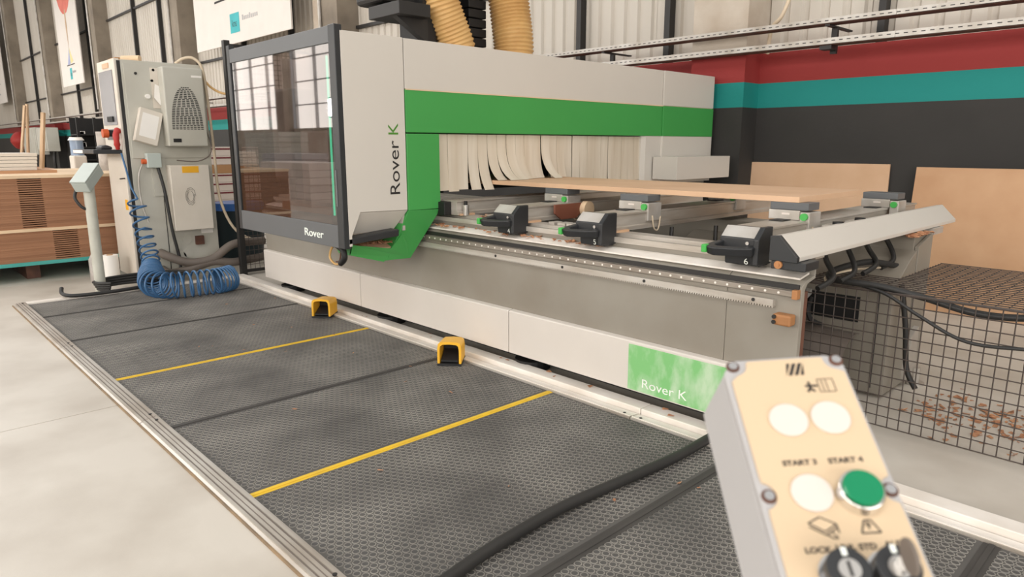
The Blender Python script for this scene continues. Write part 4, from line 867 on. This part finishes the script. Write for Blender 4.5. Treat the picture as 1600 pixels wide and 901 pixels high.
    for y in (2.78, 3.02, 3.26): build('upright', M().box(-13.0, -12.96, y - .02, y + .02, 0, 1.78), 'blackbox', t)
    for i in range(6): build('shelf', M().box(-13.4, -12.95, 2.76, 3.3, .5 + i * .2, .52 + i * .2), 'blackbox', t)
    build('back', M().box(-13.42, -13.4, 2.76, 3.3, 0, 1.78), 'blackbox', t)
    rd = random.Random(9)
    for i in range(12):
        y = rd.choice([2.82, 2.90, 3.06, 3.14, 3.2]); k = rd.randint(2, 5); hh = rd.uniform(.03, .10)
        tag(build('rack_item', M().box(-13.1, -13.0, y, y + rd.uniform(.03, .06), .5225 + k * .2, .5225 + k * .2 + hh), 'paper'), 'small white article on the black rack behind the cabinet', 'article', 'white goods on the black rack')
    tag(build('film_roll', M().cyl((-9.3, 2.24, zt), (-9.3, 2.24, 1.50), .075, 18), 'wrap', smooth=40), 'upright film-wrapped roll on the board stack beside the cabinet', 'roll')
    t = thing('paper_roll', 'white crumpled roll standing at the foot of the cabinet', 'roll', (-7.75, 1.80, 0)); build('roll_body', M().cyl((-7.75, 1.80, 0), (-7.75, 1.80, .27), .075, 16), 'paper', t, smooth=40); build('core', M().cyl((-7.75, 1.80, .27), (-7.75, 1.80, .275), .03, 12), 'cardboard', t)
    t = thing('spray_bottle', 'small white bottle with red cap behind the pole foot', 'bottle', (-7.95, 1.72, 0)); build('bottle_body', M().cyl((-7.95, 1.70, 0), (-7.95, 1.70, .22), .05, 14).cyl((-7.95, 1.70, .22), (-7.95, 1.70, .28), .045, 14, r1=.015), 'wrap', t, smooth=40); build('cap', M().cyl((-7.95, 1.70, .28), (-7.95, 1.70, .32), .016, 12), 'red', t)
    # bin
    t = thing('waste_bin', 'dark waste bin lined with a blue bag beside the fence', 'bin', (-8.3, 3.35, 0))
    build('bin_body', M().cyl((-8.3, 3.35, 0), (-8.3, 3.35, .62), .25, 24, r1=.31), 'bin', t, smooth=40); build('bag', M().cyl((-8.3, 3.35, .60), (-8.3, 3.35, .68), .325, 24, r1=.29), 'bag', t, smooth=60)
    # cartons
    pl = thing('carton_pallet', 'wooden pallet under the striped cartons', 'pallet', (-12.4, 4.8, 0)); build('deck', M().box(-12.9, -12.0, 4.2, 5.4, .10, .14), 'timber', pl)
    for y in (4.22, 4.75, 5.28): build('bearer', M().box(-12.9, -12.0, y, y + .1, 0, .10), 'timber', pl)
    z = .14; nm = ['lowest', 'second', 'third', 'fourth', 'fifth', 'sixth', 'seventh', 'topmost']
    for i in range(8):
        hh = .145; brown = i == 5
        t = thing('carton', ('brown' if brown else 'white dark-red striped') + ' flat carton stacked beyond the fence, %s%s' % (nm[i], ' from the floor' if 0 < i < 7 else ' of the pile'), 'carton', (-12.4, 4.8, z), 'cartons stacked beyond the fence')
        build('box', M().box(-12.8, -12.05, 4.25, 5.3, z + .001, z + hh), 'cardboard' if brown else 'carton', t, bevel=.004)
        if not brown: build('stripe', M().box(-12.052, -12.046, 4.25, 5.3, z + .10, z + .125), 'cartonred', t)
        z += hh + .002
    # posters
    def poster(xa, xb, z0, label, kind):
        t = thing('wall_banner', label, 'banner', ((xa + xb) / 2, 6.22, z0), 'white banners on the wall')
        build('sheet', M().box(xa, xb, 6.22, 6.25, z0, 9), 'poster', t); L = xb - xa; y = 6.218
        build('logo_patch', M().box(xa + .42 * L, xa + .52 * L, y - .002, y, z0 + .20, z0 + .58), 'logo', t)
        text('brand_print', 'lignoscript' if False else 'kns', .2, (xa + .44 * L, y - .003, z0 + .32), X, Z, 'ink', t, sx=.9) if kind else None
        pm = M()
        for q in range(9): pm.box(xa + (.55 + .018 * q) * L, xa + (.562 + .018 * q) * L, y - .002, y, z0 + .40, z0 + .47 + (.03 if q in (0, 4) else 0))
        stuff(build('print_line', pm, 'boxgrey', t))
        m = M()
        if kind == 1:
            c = (xa + .5 * L, z0 + 3.55)
            build('red_shape', M().prism([(c[0] + .36 * L * math.cos(a * math.pi / 12) * (1 if math.sin(a * math.pi / 12) > 0 else 1 + .0), c[1] + (1.2 if math.sin(a * math.pi / 12) < 0 else 1.3) * math.sin(a * math.pi / 12)) for a in range(24)], 'y', y - .002, y), 'balloon', t)
            build('figure_stem', M().prism([(c[0] - .06, z0 + 2.5), (c[0] + .06, z0 + 2.5), (c[0] + .09, z0 + 1.95), (c[0], z0 + 1.2), (c[0] - .09, z0 + 1.95)], 'y', y - .004, y - .002), 'timber', t)
            build('blue_wedge', M().prism([(c[0], z0 + 1.25), (c[0] - .02, z0 + .72), (c[0] - .42, z0 + .70)], 'y', y - .002, y), 'printblue', t); build('pale_wedge', M().prism([(c[0], z0 + 1.25), (c[0] + .42, z0 + .78), (c[0] + .02, z0 + .72)], 'y', y - .002, y), 'printyel', t)
            build('ground_line', M().box(c[0] - .55, c[0] + .55, y - .002, y, z0 + .67, z0 + .70), 'ink', t)
        else:
            build('blue_leg', M().prism([(xa + .30 * L, z0 + .95), (xa + .36 * L, z0 + .95), (xa + .35 * L, z0 + 2), (xa + .28 * L, z0 + 2)], 'y', y - .002, y), 'printblue', t); build('pale_leg', M().prism([(xa + .46 * L, z0 + .92), (xa + .51 * L, z0 + .92), (xa + .53 * L, z0 + 2), (xa + .48 * L, z0 + 2)], 'y', y - .002, y), 'printyel', t)
            build('ground_line', M().slab([(xa + .26 * L, y, z0 + .88), (xa + .75 * L, y, z0 + .90), (xa + .75 * L, y, z0 + .94), (xa + .26 * L, y, z0 + .92)], (0, -.002, 0)), 'ink', t)
    poster(-17.0, -12.35, 3.41, 'large white banner with teal logo above the gantry door', 2)
    poster(-30.4, -27.4, 3.40, 'tall white banner with coral red shape on the far wall', 1)
    poster(-47.5, -42.5, 3.4, 'white banner at the far left edge of the wall', 2)
left_bg()
